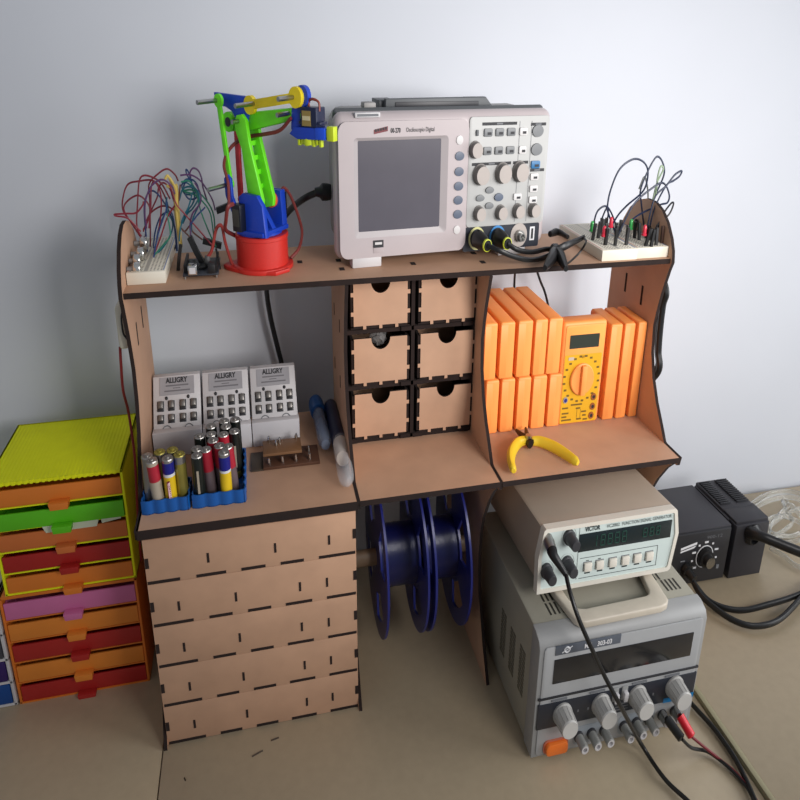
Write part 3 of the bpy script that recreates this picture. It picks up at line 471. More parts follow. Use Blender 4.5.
m = MB(FS); m.box(.0085, .053, -.0034, .006, .1948, .2012, .001, 0); m.box(.0125, .0495, -.004, -.003, .1965, .1995, 0, 1); m.build('paper_sticker', [WHITEP, INKGREY], sco)
for x0, x1 in ((.0, .0545), (.288, .345)):
    m = MB(FS); m.box(x0, x1, -.004, .02, 0.0, .0145, .002); m.build('foot', WHITEP, sco)
for x0, x1 in ((.02, .06), (.3, .34)):
    m = MB(FS); m.box(x0, x1, .11, .14, 0.0, .0145, .002); m.build('foot', DARK, sco)
m = MB(FS); m.prism([(.078, .2005), (.078, .2135), (.273, .2145), (.289, .2005)], 'y', .05, .066, 0, r=.002)
m.prism([(.07, .2005), (.07, .211), (.1, .211), (.1, .2005)], 'y', .066, .12, 0, r=.002); m.prism([(.255, .2005), (.255, .211), (.28, .211), (.289, .2005)], 'y', .066, .12, 0, r=.002)
m.build('carry_handle', SCOPEDK, sco)
m = MB(FS); m.box(.095, .258, .0485, .0505, .2025, .2095, .001); m.build('handle_recess', DARK, sco)
m = MB(FS); m.box(.034, .056, .036, .06, .2025, .2105, .002); m.build('catch', SCOPEBODY, sco)

# power cord at its left side
pc = thing('mains_cable', 'thick black mains cable plugged into the left side of the oscilloscope', 'cable', (.3, .33, .629))
MB().tube(P_POWER_CORD[1:], .0052, 9).build('cord', BLACKRUB, pc)
a, c = Vector(P_POWER_CORD[0]), Vector(P_POWER_CORD[1])
m = MB(); m.lathe([(0, 0), (.011, 0), (.0125, .25), (.0125, .55), (.008, .7), (.006, 1), (0, 1)], a + Vector((.0, 0, 0)), c + (c - a) * .25, 12)
m.build('plug', BLACK, pc)

# probes
for k, (lab, pts) in enumerate(P_PROBE_CABLES):
    t = thing('oscilloscope_probe', lab, 'probe', pts[-1][:2] + [.6295], 'oscilloscope probes')
    MB().tube(pts[1:], .0038, 8).build('cable', BLACKRUB, t)
    a, c = Vector(pts[0]), Vector(pts[1])
    MB().lathe([(0, 0), (.0135, 0), (.0125, .4), (.0095, .75), (.007, 1), (0, 1)], a, c, 18).build('connector', BLACKRUB, t)
    d = (c - a)
    MB().lathe([(.0078, 0), (.0088, .1), (.0088, .9), (.0078, 1)], a + d * .84, a + d * .98, 18).build('colour_ring', mat('ring_lime', (205, 214, 60), .5), t)
    e, f = (P_PROBE_BODIES[1], P_PROBE_BODIES[2])[k][0], (P_PROBE_BODIES[1], P_PROBE_BODIES[2])[k][-1]
    MB().tube([e, (P_PROBE_BODIES[1], P_PROBE_BODIES[2])[k][1], f], lambda u: .004 + .0055 * math.sin(min(1, u * 1.1) * PI * .8), 10, smooth=6).build('handle', BLACK, t)
    g = P_PROBE_BODIES[0] if k == 0 else P_PROBE_BODIES[3]
    MB().tube(g, lambda u: .0055 * (1.1 - .7 * abs(u - .3)), 9, smooth=6).build('hook_tip', BLACK, t)
    if k == 0: MB().tube(P_PROBE_LEAD, .0018, 6).build('ground_lead', BLACKRUB, t)

# ------------------------------------------------------------------ breadboards
def breadboard(x0, x1, y0, y1, label):
    t = thing('breadboard', label, 'breadboard', ((x0 + x1) / 2, (y0 + y1) / 2, ZT))
    h = .016
    MB().box(x0, x1, y0, y1, ZT, ZT + h, .0012).build('board', mat('breadboard_white', (222, 216, 200), .5, var=.02), t)
    m = MB(); w = x1 - x0; cx = (x0 + x1) / 2
    m.box(cx - .003, cx + .003, y0 + .004, y1 - .004, ZT + h - .0012, ZT + h + .0002, 0, 1)
    step = .0075; y = y0 + .008
    while y < y1 - .006:
        for s in (-1, 1):
            for k in range(4): x = cx + s * (.0075 + k * .0058); m.box(x - .0012, x + .0012, y - .0014, y + .0014, ZT + h - .001, ZT + h + .0002, 0, 0)
        y += step
    m.build('contact_holes', [mat('hole_dark', (120, 116, 110), .7), mat('groove', (180, 176, 166), .6)], t)
    m = MB()
    for s, q in ((-1, 0), (1, 1)): m.box(cx + s * (w / 2 - .0025) - .0006, cx + s * (w / 2 - .0025) + .0006, y0 + .006, y1 - .006, ZT + h - .001, ZT + h + .0003, 0, q)
    m.build('rail_line', [mat('rail_red', (200, 120, 110), .6), mat('rail_blue', (120, 140, 190), .6)], t)
breadboard(.0042, .066, .136, .345, 'white breadboard at the left end of the top shelf')
breadboard(.8545, .9285, .1065, .292, 'white breadboard at the right end, half nearer the oscilloscope')
breadboard(.9295, .9965, .109, .288, 'white breadboard at the right end, half against the rounded panel')

WIREC = {'red': (126, 28, 46), 'purple': (88, 52, 96), 'blue': (32, 60, 110), 'teal': (24, 98, 118), 'green': (40, 122, 98), 'black': (26, 28, 34), 'navy': (22, 36, 66), 'brown': (104, 60, 52), 'yellow': (206, 180, 96), 'gray': (120, 124, 120), 'pale': (150, 170, 140)}
def wmat(c): return mat('wire_' + c, WIREC[c], .45, var=.05)
for c, lab, pts in P_LEFT_WIRES:
    tag(MB().tube(pts, .0013, 6, smooth=7).build('jumper_wire', wmat(c)), lab, 'wire', 'jumper wires at the left end')
for lab, pts in P_YELLOW_WIRES:
    tag(MB().tube(pts, .0021, 6, smooth=7).build('jumper_wire', wmat('yellow')), lab, 'wire', 'jumper wires at the left end')
for lab, pts, r in P_PLUGS:
    tag(MB().tube(pts, r, 4, smooth=3).build('wire_connector', BLACK), lab, 'connector', 'wire connectors by the small board')
t = thing('lead', 'red lead with a grey plug running from the small board to the robot arm', 'wire', P_GRAY_PLUG[-1])
MB().tube(P_RED_LEAD, .0026, 7).build('wire', mat('lead_red', (150, 52, 46), .5), t)
MB().tube(P_GRAY_PLUG, lambda u: .0045 + .0035 * u, 8, smooth=4).build('plug', mat('plug_grey', (88, 88, 88), .5), t)
names = ('nearest the front of the breadboard', 'second from the front of the breadboard', 'third from the front of the breadboard', 'at the back, under the red wires')
for k, (c, e) in enumerate(P_POTS):
    t = thing('potentiometer', 'silver potentiometer ' + names[k], 'potentiometer', (c[0], c[1], ZT + .016), 'potentiometers on the left breadboard')
    x, y, z = c
    MB().lathe([(0, 0), (.0085, 0), (.009, .1), (.009, .85), (.0078, 1), (0, 1)], (x + .005, y, z), (x - .006, y, z), 18).build('body', CHROME, t)
    MB().cyl((x - .006, y, z), (max(x - .026, .0045), y, z), .0036, n=12).build('shaft', mat('shaft_grey', (150, 150, 150), .4, .6), t)
    m = MB()
    for d in (-.005, 0, .005): m.box(x + .001, x + .003, y + d - .0008, y + d + .0008, ZT + .0155, z - .006)
    m.build('pins', STEEL, t)

# small microcontroller board
t = thing('microcontroller_board', 'dark microcontroller board on the top shelf between breadboard and robot arm', 'circuit board', (.122, .19, ZT))
MB().box(.0925, .152, .147, .235, ZT + .004, ZT + .0065, .0004).build('circuit_board', mat('pcb_dark', (44, 48, 56), .4, var=.2, scale=80), t)
m = MB()
for x, y in ((.096, .151), (.148, .151), (.096, .23), (.148, .23)): m.cyl((x, y, ZT), (x, y, ZT + .004), .002, n=8)
m.build('standoff', STEEL, t)
MB().box(.102, .117, .142, .162, ZT + .0065, ZT + .0185, .001).build('usb_port', CHROME, t)
MB().box(.1045, .1145, .1412, .143, ZT + .0085, ZT + .0165, 0).build('usb_opening', WHITEP, t)
MB().box(.135, .147, .145, .165, ZT + .0065, ZT + .0185, .001).build('power_jack', BLACK, t)
MB().box(.118, .13, .17, .21, ZT + .0065, ZT + .0105, .0005).build('chip', BLACK, t)
for x in (.096, .1485):
    m = MB(); m.box(x - .002, x + .002, .157, .225, ZT + .0065, ZT + .0165); m.build('pin_header', BLACK, t)
m = MB()
for k in range(14): m.box(.1 + random.random() * .045, .1 + .0025 + random.random() * .045, .165, .168, ZT + .0065, ZT + .008, 0, 0) if False else m.box(*(lambda x, y: (x, x + .003, y, y + .002))(.102 + random.random() * .042, .166 + random.random() * .06), ZT + .0065, ZT + .0085)
m.build('components', STEEL, t)

# right end: wires, lights, pins
for c, lab, pts in P_RIGHT_WIRES:
    t = thing('jumper_wire', lab, 'wire', pts[0], 'jumper wires at the right end')
    MB().tube(pts, .00165, 6, smooth=7).build('wire', wmat({'green': 'pale', 'blue': 'navy'}.get(c, c)), t)
    for q in (pts[0], pts[-1]):
        if abs(q[2] - .65) < .03:
            MB().box(q[0] - .0026, q[0] + .0026, q[1] - .0026, q[1] + .0026, ZT + .016, ZT + .034, .0005).build('pin_connector', BLACK, t)
plabs = ['leftmost', 'second from left', 'third from left', 'fourth from left', 'at the seam between both boards', 'first right of the seam at the back', 'on the right board front, first of four', 'on the right board front, second of four', 'on the right board front, third of four', 'brown, closest to the rounded panel', 'at the back of the left board', 'at the back of the right board']
for k, q in enumerate(P_RIGHT_PINS):
    a, c = random.uniform(-.002, .002), random.uniform(-.002, .002)
    o = MB().tube([(q[0], q[1], ZT + .0158), (q[0] + a, q[1] + c, ZT + .028), (q[0] + 2.2 * a, q[1] + 2 * c, ZT + .041)], .0034, 4, smooth=2).build('pin_plug', BLACK if k != 9 else mat('pin_brown', (70, 46, 36), .5))
    tag(o, 'black pin plug upright on the right breadboards, ' + plabs[k] if k != 9 else 'brown pin plug closest to the rounded right panel', 'connector', 'pin plugs at the right end')
for c, lab, q in P_LEDS:
    t = thing('led_light', lab, 'light', (q[0], q[1], ZT + .016), 'small lights at the right end')
    col = (60, 168, 84) if c == 'green' else (206, 44, 66)
    MB().lathe([(0, 0), (.0048, 0), (.0048, .15), (.0038, .2), (.0038, .75), (.0024, .93), (0, 1)], (q[0], q[1], q[2] - .005), (q[0], q[1], q[2] + .011), 12).build('bulb', mat('led_' + c, col, .25, var=.03, coat=.4), t)
    m = MB(); [m.box(q[0] + d - .0004, q[0] + d + .0004, q[1] - .0004, q[1] + .0004, ZT + .0155, q[2] - .004) for d in (-.0015, .0015)]
    m.build('leads', STEEL, t)

# ------------------------------------------------------------------ robot arm
FR = frame((.226, .195, .629), -40)
rob = thing('robot_arm', 'small 3D printed robot arm in green, blue and yellow on a round red base', 'robot arm', (.226, .195, .629))
def disc(m, x, z, r, y0, y1, mi=0, n=20): m.cyl((x, y0, z), (x, y1, z), r, n=n, mi=mi)
def link(m, p, q, w, y0, y1, mi=0, ra=None, rb=None):
    p, q = Vector((p[0], 0, p[1])), Vector((q[0], 0, q[1])); d = (q - p).normalized(); nrm = Vector((-d.z, 0, d.x)) * (w / 2)
    poly = [p + nrm, q + nrm, q - nrm, p - nrm]
    m.prism([(v.x, v.z) for v in poly], 'y', y0, y1, mi, r=.0008)
    for c, r in ((p, ra or w / 2), (q, rb or w / 2)): disc(m, c.x, c.z, r, y0 - .0002, y1 + .0002, mi)
m = MB(); cx, cy = .2285, .195
pts = []
for k in range(44):
    a = 2 * PI * k / 44; r = .054; x, y = cx + r * math.cos(a), cy + r * math.sin(a)
    pts.append((x, y))
m.prism(pts, 'z', ZT, ZT + .0065, 0, r=.0015)
m.prism([(cx - .066, cy + .012), (cx - .070, cy + .002), (cx - .064, cy - .012), (cx - .03, cy - .045), (cx + .02, cy - .058), (cx + .045, cy - .040), (cx + .02, cy + .03), (cx - .03, cy + .045)], 'z', ZT, ZT + .0055, 0, r=.0015)
m.lathe([(0, 0), (.0455, 0), (.0455, .86), (.047, .88), (.047, .97), (.0455, 1), (.038, 1.0), (0, 1)], (cx, cy, ZT + .004), (cx, cy, ZT + .047), 44)
m.build('base', RED3D, rob)
m = MB(FR); m.cyl((0, 0, .0475), (0, 0, .0505), .039, n=36); m.prism([(-.018, -.04), (.038, -.04), (.036, .036), (-.012, .036)], 'z', .0495, .0555, 0, r=.001)
m.prism([(-.014, .049), (.0415, .049), (.0365, .09), (.026, .1015), (-.004, .103), (-.0135, .0975)], 'y', -.036, -.026, 0, r=.0012)
m.prism([(-.014, .049), (.033, .049), (.030, .101), (-.010, .101), (-.016, .09)], 'y', .024, .038, 0, r=.0012)
m.prism([(.022, .05), (.038, .05), (.006, .09)], 'y', -.006, .004, 0, r=.001)
m.build('shoulder_bracket', BLUE3D, rob)
m = MB(FR)
for y0, y1 in ((-.024, -.016), (.006, .014)):
    m.prism([(.003, .078), (.026, .083), (.0285, .094), (.006, .165), (.002, .192), (-.006, .1985), (-.017, .197), (-.0225, .188), (-.021, .178), (-.010, .155), (-.003, .1)], 'y', y0, y1, 0, r=.001)
for z in (.108, .126, .144, .162): m.box(-.004 + (.108 - z) * .2, .0075 + (.108 - z) * .2, -.017, .007, z - .003, z + .003, 0)
m.build('upper_arm', GREEN3D, rob)
m = MB(FR); disc(m, .014, .088, .010, .016, .026); m.build('shoulder_disc', mat('printed_orange', (222, 104, 40), .4), rob)
m = MB(FR); link(m, (-.0335, .112), (-.047, .2135), .0085, -.033, -.028, ra=.006, rb=.0085); m.build('thin_link', GREEN3D, rob)
m = MB(FR); link(m, (-.054, .083), (-.0535, .178), .0095, .014, .02); m.build('red_link', mat('printed_dark_red', (176, 34, 44), .45), rob)
m = MB(FR); m.prism([(-.038, .12), (-.030, .125), (-.0235, .12), (-.0225, .098), (-.010, .075), (-.012, .066), (-.026, .078), (-.037, .098)], 'y', -.042, -.036, 0, r=.001); m.build('drive_horn', BLUE3D, rob)
m = MB(FR); m.prism([(-.071, .222), (-.002, .2195), (.005, .212), (-.001, .197), (-.007, .182), (-.015, .178), (-.024, .190), (-.034, .2005), (-.048, .2055), (-.068, .2055)], 'y', -.0155, -.0075, 0, r=.001); m.build('elbow_triangle', BLUE3D, rob)
m = MB(FR); link(m, (.005, .2095), (.099, .222), .0115, -.016, -.008, ra=.0115, rb=.0125); m.build('yellow_link', YELLOW3D, rob)
m = MB(FR); m.prism([(-.020, .180), (-.020, .199), (.0, .2005), (.085, .209), (.106, .208), (.106, .196), (.085, .194), (.0, .178)], 'y', -.007, .007, 0, r=.003)
m.cyl((-.043, -.016, .187), (-.043, .010, .187), .0125, n=22); m.cyl((-.043, -.0165, .187), (-.043, -.0158, .187), .006, n=14, mi=1)
m.box(-.046, -.016, -.005, .008, .179, .195, .003)
m.build('forearm', [GREEN3D, DARK], rob)
m = MB(FR); disc(m, .106, .2235, .0125, -.008, .002); m.prism([(.094, .2235), (.0855, .206), (.083, .185), (.087, .1795), (.098, .1795), (.103, .187), (.1015, .203), (.1165, .2185)], 'y', -.008, .002, 0, r=.001); m.build('wrist_bracket', BLUE3D, rob)
m = MB(FR); m.prism([(.085, .1795), (.095, .188), (.15, .1885), (.153, .184), (.153, .1755), (.1, .174)], 'y', -.016, .016, 0, r=.001); m.build('gripper_plate', BLUE3D, rob)
m = MB(FR); m.box(.136, .1545, -.0165, -.006, .1755, .189, .001); m.build('gripper_finger', mat('printed_bright_blue', (30, 84, 222), .4), rob)
m = MB(FR); m.box(.1565, .1695, -.014, -.002, .1745, .1915, .001); m.box(.15, .158, -.012, -.005, .179, .187, 0); m.build('gripper_tip', LIME3D, rob)
m = MB(FR)
for k in range(7): m.box(.099 + k * .007, .1035 + k * .007, -.013, -.006, .1665 + (k % 2) * .002, .175, .0006)
m.cyl((.118, -.004, .168), (.118, -.004, .176), .012, n=14)
m.build('gripper_gear', LIME3D, rob)
m = MB(FR); m.box(.1065, .137, -.013, .013, .188, .2115, .001); m.box(.101, .1425, -.011, .011, .1915, .195, .0005); m.build('wrist_motor', mat('motor_navy', (22, 30, 62), .35), rob)
m = MB(FR); m.box(.110, .1265, -.0138, -.0128, .190, .2075, 0, 0); m.box(.111, .1255, -.0143, -.0135, .1965, .2015, 0, 1); m.build('motor_sticker', [mat('sticker_gold', (150, 128, 70), .4), mat('sticker_pale', (214, 202, 158), .4)], rob)
m = MB(FR); m.tube([(.115, 0, .2115), (.116, -.002, .218), (.126, -.004, .2205), (.136, -.003, .217), (.1375, -.004, .207)], .0018, 6); m.build('motor_lead', mat('lead_brown', (136, 62, 50), .5), rob)
m = MB(FR); m.box(-.018, .0, -.050, -.030, .055, .09, .001); m.box(-.0155, -.003, -.0508, -.0495, .062, .084, 0, 1); m.build('shoulder_motor', [mat('motor_black', (18, 22, 34), .35), mat('motor_label', (64, 64, 60), .5)], rob)
m = MB(FR); m.box(.008, .026, .034, .048, .068, .096, .001); m.build('rear_motor', mat('motor_black', (18, 22, 34), .35), rob)
for (x, z, y0, y1) in ((-.050, .2137, -.078, -.02), (.015, .2115, -.062, -.012), (-.013, .190, -.040, -.012), (-.0345, .1115, -.085, -.034), (.0805, .2025, -.04, -.004), (.0955, .222, -.055, -.012)):
    m = MB(FR); m.cyl((x, y0, z), (x, y1, z), .0029, n=12); m.build('steel_rod', STEEL, rob)
for k, pts in enumerate(P_ROBOT_CABLE):
    m = MB(); m.tube(pts, .0026 if k != 1 else .003, 7); m.build('motor_cable', mat('cable_redbrown', (118, 44, 40), .5), rob)

# ------------------------------------------------------------------ battery chargers on the left shelf
def charger(x0, x1, label):
    t = thing('battery_charger', label, 'charger', ((x0 + x1) / 2, .24, ZM), 'battery chargers')
    sA = Vector((0, .205, .396)); sB = Vector((0, .262, .4565))
    m = MB(); m.prism([(.205, ZM), (.205, .396), (.262, .4565), (.274, .4565), (.282, .44), (.282, ZM)], 'x', x0, x1, 0, r=.0015)
    m.build('body', WHITEP, t)
    MB().box(x0 - .001, x1 + .0015, .192, .212, ZM, .398, .0015).build('front_block', mat('white_block', (206, 204, 207), .5, var=.02), t)
    w = x1 - x0; up = (sB - sA); L = up.length; up.normalize(); out = Vector((0, -up.z, up.y))
    Ms = Matrix(((1, 0, 0, x0), (0, -out.y, up.y, sA.y), (0, -out.z, up.z, sA.z), (0, 0, 0, 1)))
    m = MB(Ms); m.box(w * .14, w * .87, -.001, .0005, L * .64, L * .975, 0, 0)
    m.text('ALLIGRY', (w * .5, -.0014, L * .905), (1, 0, 0), (0, 0, 1), .0115, 1, 'CENTER', width=w * .46, bold=.03)
    m.box(w * .27, w * .75, -.0014, -.0008, L * .80, L * .825, 0, 2); m.box(w * .42, w * .58, -.0014, -.0008, L * .755, L * .77, 0, 2); m.box(w * .24, w * .78, -.0014, -.0008, L * .70, L * .725, 0, 2)
    m.build('label_plate', [mat('plate_grey', (158, 156, 160), .4), INK, mat('plate_print', (112, 110, 114), .5)], t)
    m = MB(Ms)
    for fx in (.28, .74): m.ball((w * fx, -.0005, L * .585), .0028, .0015, .003)
    m.build('charge_light', INK, t)
    for fx in (.155, .38, .62, .845):
        for k, fz in enumerate((.44, .20)):
            m = MB(Ms); c = w * fx; z = L * fz; hh = L * (.095 if k == 0 else .08)
            m.box(c - .0062, c + .0062, -.0012, .001, z - hh, z + hh, .0005, 0)
            m.box(c - .0045, c + .0045, -.0045, -.001, z - hh * .55, z + hh * .95, .0015, 1)
            m.box(c - .0045, c + .0045, -.0035, -.001, z - hh * .95, z - hh * .6, .0005, 2)  # dark bar paints in the shading at the contact's lower end
            m.build('contact', [DARK, mat('contact_metal', (128, 124, 120), .4, .8), INK], t)
    m = MB(Ms)
    for fx in (.28, .74): m.tube([(w * fx - .008, -.0006, L * .01), (w * fx - .005, -.0006, L * .055), (w * fx, -.0006, L * .075), (w * fx + .005, -.0006, L * .055), (w * fx + .008, -.0006, L * .01)], .0008, 5)
    m.build('finger_arc', INKGREY, t)
charger(.0065, .0945, 'white battery charger at the left, beside the left side panel')
charger(.0985, .1865, 'middle one of the three white battery chargers')
charger(.1905, .2795, 'white battery charger at the right, behind the brown circuit board')

# battery trays
TRAYB = mat('tray_blue', (12, 84, 158), .4, var=.05)
def tray(x0, x1, y0, y1, nx, ny, label):
    t = thing('battery_tray', label, 'tray', ((x0 + x1) / 2, (y0 + y1) / 2, ZM))
    pts = []; r = .009; dx = (x1 - x0) / nx; dy = (y1 - y0) / ny
    def bump_edge(p, q, n, nrm):
        for i in range(n * 6):
            u = (i + .0) / (n * 6); k = abs(math.sin(PI * u * n)); x = p[0] + (q[0] - p[0]) * u; y = p[1] + (q[1] - p[1]) * u
            pts.append((x + nrm[0] * (k * .0028 - .0028), y + nrm[1] * (k * .0028 - .0028)))
    bump_edge((x0, y0), (x1, y0), nx, (0, -1)); bump_edge((x1, y0), (x1, y1), ny, (1, 0)); bump_edge((x1, y1), (x0, y1), nx, (0, 1)); bump_edge((x0, y1), (x0, y0), ny, (-1, 0))
    m = MB(); m.prism(pts, 'z', ZM, ZM + .0012, 0)
    c = Vector(((x0 + x1) / 2, (y0 + y1) / 2)); inner = []
    for p in pts:
        x = min(max(p[0], x0 + .0052), x1 - .0052) if not (x0 + .004 < p[0] < x1 - .004) else p[0]
        inner.append((c.x + (p[0] - c.x) * (1 - .002 / ((x1 - x0) / 2)), c.y + (p[1] - c.y) * (1 - .002 / ((y1 - y0) / 2))))
    n = len(pts); h = ZM + .019
    vs = [(x, y, ZM) for x, y in pts] + [(x, y, h) for x, y in pts] + [(x, y, h) for x, y in inner] + [(x, y, ZM + .001) for x, y in inner]
    fa = []
    for i in range(n):
        j = (i + 1) % n; fa += [(i, j, n + j, n + i), (n + i, n + j, 2 * n + j, 2 * n + i), (2 * n + i, 2 * n + j, 3 * n + j, 3 * n + i)]
    m.add(vs, fa, 0); m.build('tray_body', TRAYB, t, sharp=60)
tray(.0045, .083, .029, .086, 4, 3, 'small scalloped blue battery tray beside the left side panel')
tray(.0862, .1765, .029, .156, 4, 6, 'larger scalloped blue battery tray full of black and red batteries')
BT = [('silver', 'plain silver battery at the left end of the smaller tray'), ('redsilver', 'red and silver battery in the front row of the smaller tray'), ('gold', 'gold topped battery behind the red and silver one'),
 ('rayo', 'yellow battery with dark blue top and red framed lettering'), ('gold', 'gold topped battery behind the yellow and blue one'), ('gold', 'all gold battery at the right end of the smaller tray'),
 ('black', 'black battery with pale print, front left of the larger tray'), ('black', 'black battery second in the left row of the larger tray'), ('black', 'black battery third in the left row of the larger tray'),
 ('yellowblue', 'yellow battery with a blue top in the larger tray'), ('red', 'red topped battery just right of the front black one'), ('red', 'red topped battery directly behind the yellow and blue one'), ('red', 'red and silver battery leaning at the right edge of the larger tray'),
 ('red', 'red battery in the third row behind the black front pair'), ('red', 'red battery farthest back and right of the red ones'), ('black', 'black battery at the back left of the larger tray'), ('black', 'black battery in front of the back left one'),
 ('black', 'black battery at the back beside the tallest corner one'), ('black', 'black battery just in front of the back row pair'), ('black', 'black battery in the back right corner of the larger tray'), ('black', 'black battery at the right edge behind the red ones')]
BM = dict(silver=[(160, 158, 158)], gold=[(150, 138, 74)], black=[(24, 30, 28)], red=[(166, 40, 56)], rayo=[(30, 34, 120)])
silv = mat('cell_silver', (168, 164, 160), .3, .8); gold = mat('cell_gold', (158, 146, 70), .35, .5, var=.12); blk = mat('cell_black', (20, 26, 24), .3); redm = mat('cell_red', (168, 34, 52), .35); blu = mat('cell_blue', (24, 28, 120), .3); yel = mat('cell_yellow', (222, 186, 30), .35); pinkm = mat('cell_pink', (222, 186, 190), .5); greym = mat('cell_grey', (120, 104, 108), .35, .4); tanm = mat('cell_tan', (170, 158, 140), .4)
cc = Vector((.13, .09))
TILT = {12: (.012, .0), 10: (.004, 0), 1: (.005, 0), 0: (-.0015, 0)}
placed = []
for k, (kind, lab) in enumerate(BT):
    x, y = P_BATT[k]; placed.append(Vector((x, y)))
placed[:6] = [Vector(v) for v in ((.0168, .0575), (.0335, .0432), (.0375, .0655), (.0538, .0455), (.0585, .0665), (.0705, .052))]
lo_box = lambda k: (.0168, .0705, .0425, .0735) if k < 6 else (.0984, .1642, .0425, .143)
for it in range(200):                                   # let the cells settle without overlapping
    for i in range(len(placed)):
        a = lo_box(i)
        for j in range(len(placed)):
            if i == j: continue
            d = placed[i] - placed[j]; d.y *= 1.0
            if 0 < d.length < .0198: placed[i] += d.normalized() * (.0198 - d.length) * .5
        placed[i].x = min(max(placed[i].x, a[0]), a[1]); placed[i].y = min(max(placed[i].y, a[2]), a[3])
for k, (kind, lab) in enumerate(BT):
    x, y = placed[k]; r = .0096; h = .0672; z0 = ZM + .0016
    p0 = Vector((x, y, z0)); p1 = Vector((x - (TILT[k][0] if k in TILT and k != 12 else 0), y, z0 + h))
    if k == 12: p0 = Vector((x, y, z0)); p1 = Vector((x - .006, y, z0 + h))
    t = thing('battery', lab, 'battery', (x, y, z0), 'loose cells standing in the blue trays')
    def seg(m, u0, u1, mi, rr=r): m.lathe([(rr, 0), (rr, 1)], p0.lerp(p1, u0), p0.lerp(p1, u1), 18, mi)
    m = MB(); m.lathe([(0, 0), (r * .9, 0), (r, .02)], p0, p1, 18, 0)
    lay = {'silver': [(.02, 1, 0)], 'gold': [(.02, .85, 0), (.85, 1, 1)], 'black': [(.02, .16, 1), (.16, 1, 0)], 'red': [(.02, .58, 1), (.58, 1, 0)], 'redsilver': [(.02, .6, 1), (.6, .93, 0), (.93, 1, 1)], 'rayo': [(.02, .66, 1), (.66, .72, 2), (.72, .95, 0), (.95, 1, 3)], 'yellowblue': [(.02, .62, 1), (.62, .67, 2), (.67, .95, 0), (.95, 1, 3)]}[kind]
    for u0, u1, mi in lay: seg(m, u0, u1, mi)
    mats_ = {'silver': [silv], 'gold': [gold, silv], 'black': [blk, gold], 'red': [redm, greym], 'redsilver': [redm, tanm], 'rayo': [blu, yel, INKWHITE, silv], 'yellowblue': [blu, yel, INKWHITE, silv]}[kind]
    m.build('wrapper', mats_, t)
    m = MB(); m.lathe([(r, 1), (r * .92, 1.02), (r * .42, 1.02), (r * .4, 1.05), (0, 1.05)], p0, p1, 18); m.build('terminal', silv if kind != 'gold' else gold, t)
    if kind == 'rayo':
        m = MB(); m.tube([(x + .001, y - r - .0002, z0 + .004), (x, y - r - .0002, z0 + .04)], .0046, 6, flat=.12, smooth=0, mi=0); m.tube([(x + .001, y - r - .0006, z0 + .006), (x, y - r - .0006, z0 + .038)], .0032, 6, flat=.1, smooth=0, mi=1)
        m.text('RAYOVAC', (x + .0005, y - r - .0016, z0 + .022), (0, 0, 1), (-1, 0, 0), .0052, 0, 'CENTER', width=.028); m.build('wrapper_print', [mat('cell_maroon', (110, 22, 40), .4), pinkm], t)
    if kind == 'black' and k in (6, 20):
        m = MB(); m.text('ALKALINE', (x, y - r - .0008, z0 + .036), (0, 0, 1), (-1, 0, 0), .006, 0, 'CENTER', width=.036) if False else m.box(x - .002, x + .0015, y - r - .0006, y - r + .001, z0 + .018, z0 + .05, 0, 0); m.build('wrapper_print', tanm, t)

# brown circuit board
pb = thing('circuit_board', 'brown bare circuit board with a smaller board stacked on it', 'circuit board', (.25, .13, ZM))
BRN = mat('pcb_brown', (124, 88, 58), .5, var=.08); DBR = mat('pcb_dark_brown', (84, 54, 38), .5, var=.08)
q = P_PCB
m = MB(); m.box(.207, .312, .111, .166, ZM + .001, ZM + .0055, .0005); m.build('lower_board', DBR, pb)
m = MB(); m.box(.184, .209, .112, .17, ZM, ZM + .002, .0005); m.build('dark_base', mat('pcb_dark_base', (72, 60, 48), .5), pb)  # darker piece at the left end of the board
m = MB(); m.box(.208, .280, .126, .170, ZM + .0145, ZM + .0185, .0005); m.build('upper_board', BRN, pb)
m = MB()
for x in (.218, .243, .268, .294): m.lathe([(0, 0), (.0028, 0), (.0036, .3), (.002, 1), (0, 1)], (x, .1205, ZM + .0055), (x, .1205, ZM + .0145), 10)
for x, y, z in ((.294, .145, ZM + .0055), (.22, .166, ZM + .0185), (.233, .15, ZM + .0185), (.272, .166, ZM + .0185), (.24, .158, ZM + .0185)): m.lathe([(0, 0), (.003, 0), (.0032, .4), (.0015, 1), (0, 1)], (x, y, z), (x, y, z + .009), 10)
for x in (.212, .275): m.cyl((x, .165, ZM + .005), (x, .165, ZM + .015), .0015, n=8)
m.build('solder_pins', CHROME, pb)

# tubes
CLEAR = mat('clear_plastic', (226, 228, 232), .12, var=.02, alpha=.28)
t = thing('sample_tube', 'clear tube with a blue cap lying beside the right battery charger', 'tube', P_TUBE_CAP[2])
c = [Vector(v) for v in P_TUBE_CAP]
MB().lathe([(0, 0), (.0148, 0), (.0158, .2), (.0158, .85), (.0148, 1), (0, 1)], c[0], c[1], 18).build('cap', mat('cap_blue', (24, 84, 150), .4), t)
MB().lathe([(.0112, 0), (.0132, .05), (.0132, .85), (.0085, .97), (0, 1)], c[1], c[2], 18).build('tube_wall', mat('tube_smoky', (150, 165, 190), .15, alpha=.5), t)
MB().lathe([(0, 0), (.0115, 0), (.0115, 1), (0, 1)], c[1].lerp(c[2], .05), c[1].lerp(c[2], .5), 14).build('contents', mat('blue_paste', (50, 66, 112), .5), t)
t = thing('syringe', 'dark blue tube with a clear rounded end against the drawer panel', 'tube', P_SYRINGE[2])
c = [Vector(v) for v in P_SYRINGE]
MB().lathe([(0, 0), (.006, .0), (.0138, .05), (.0158, .12), (.0158, 1), (0, 1)], c[0], c[1], 20).build('dark_barrel', mat('barrel_navy', (24, 32, 62), .3, var=.1), t)
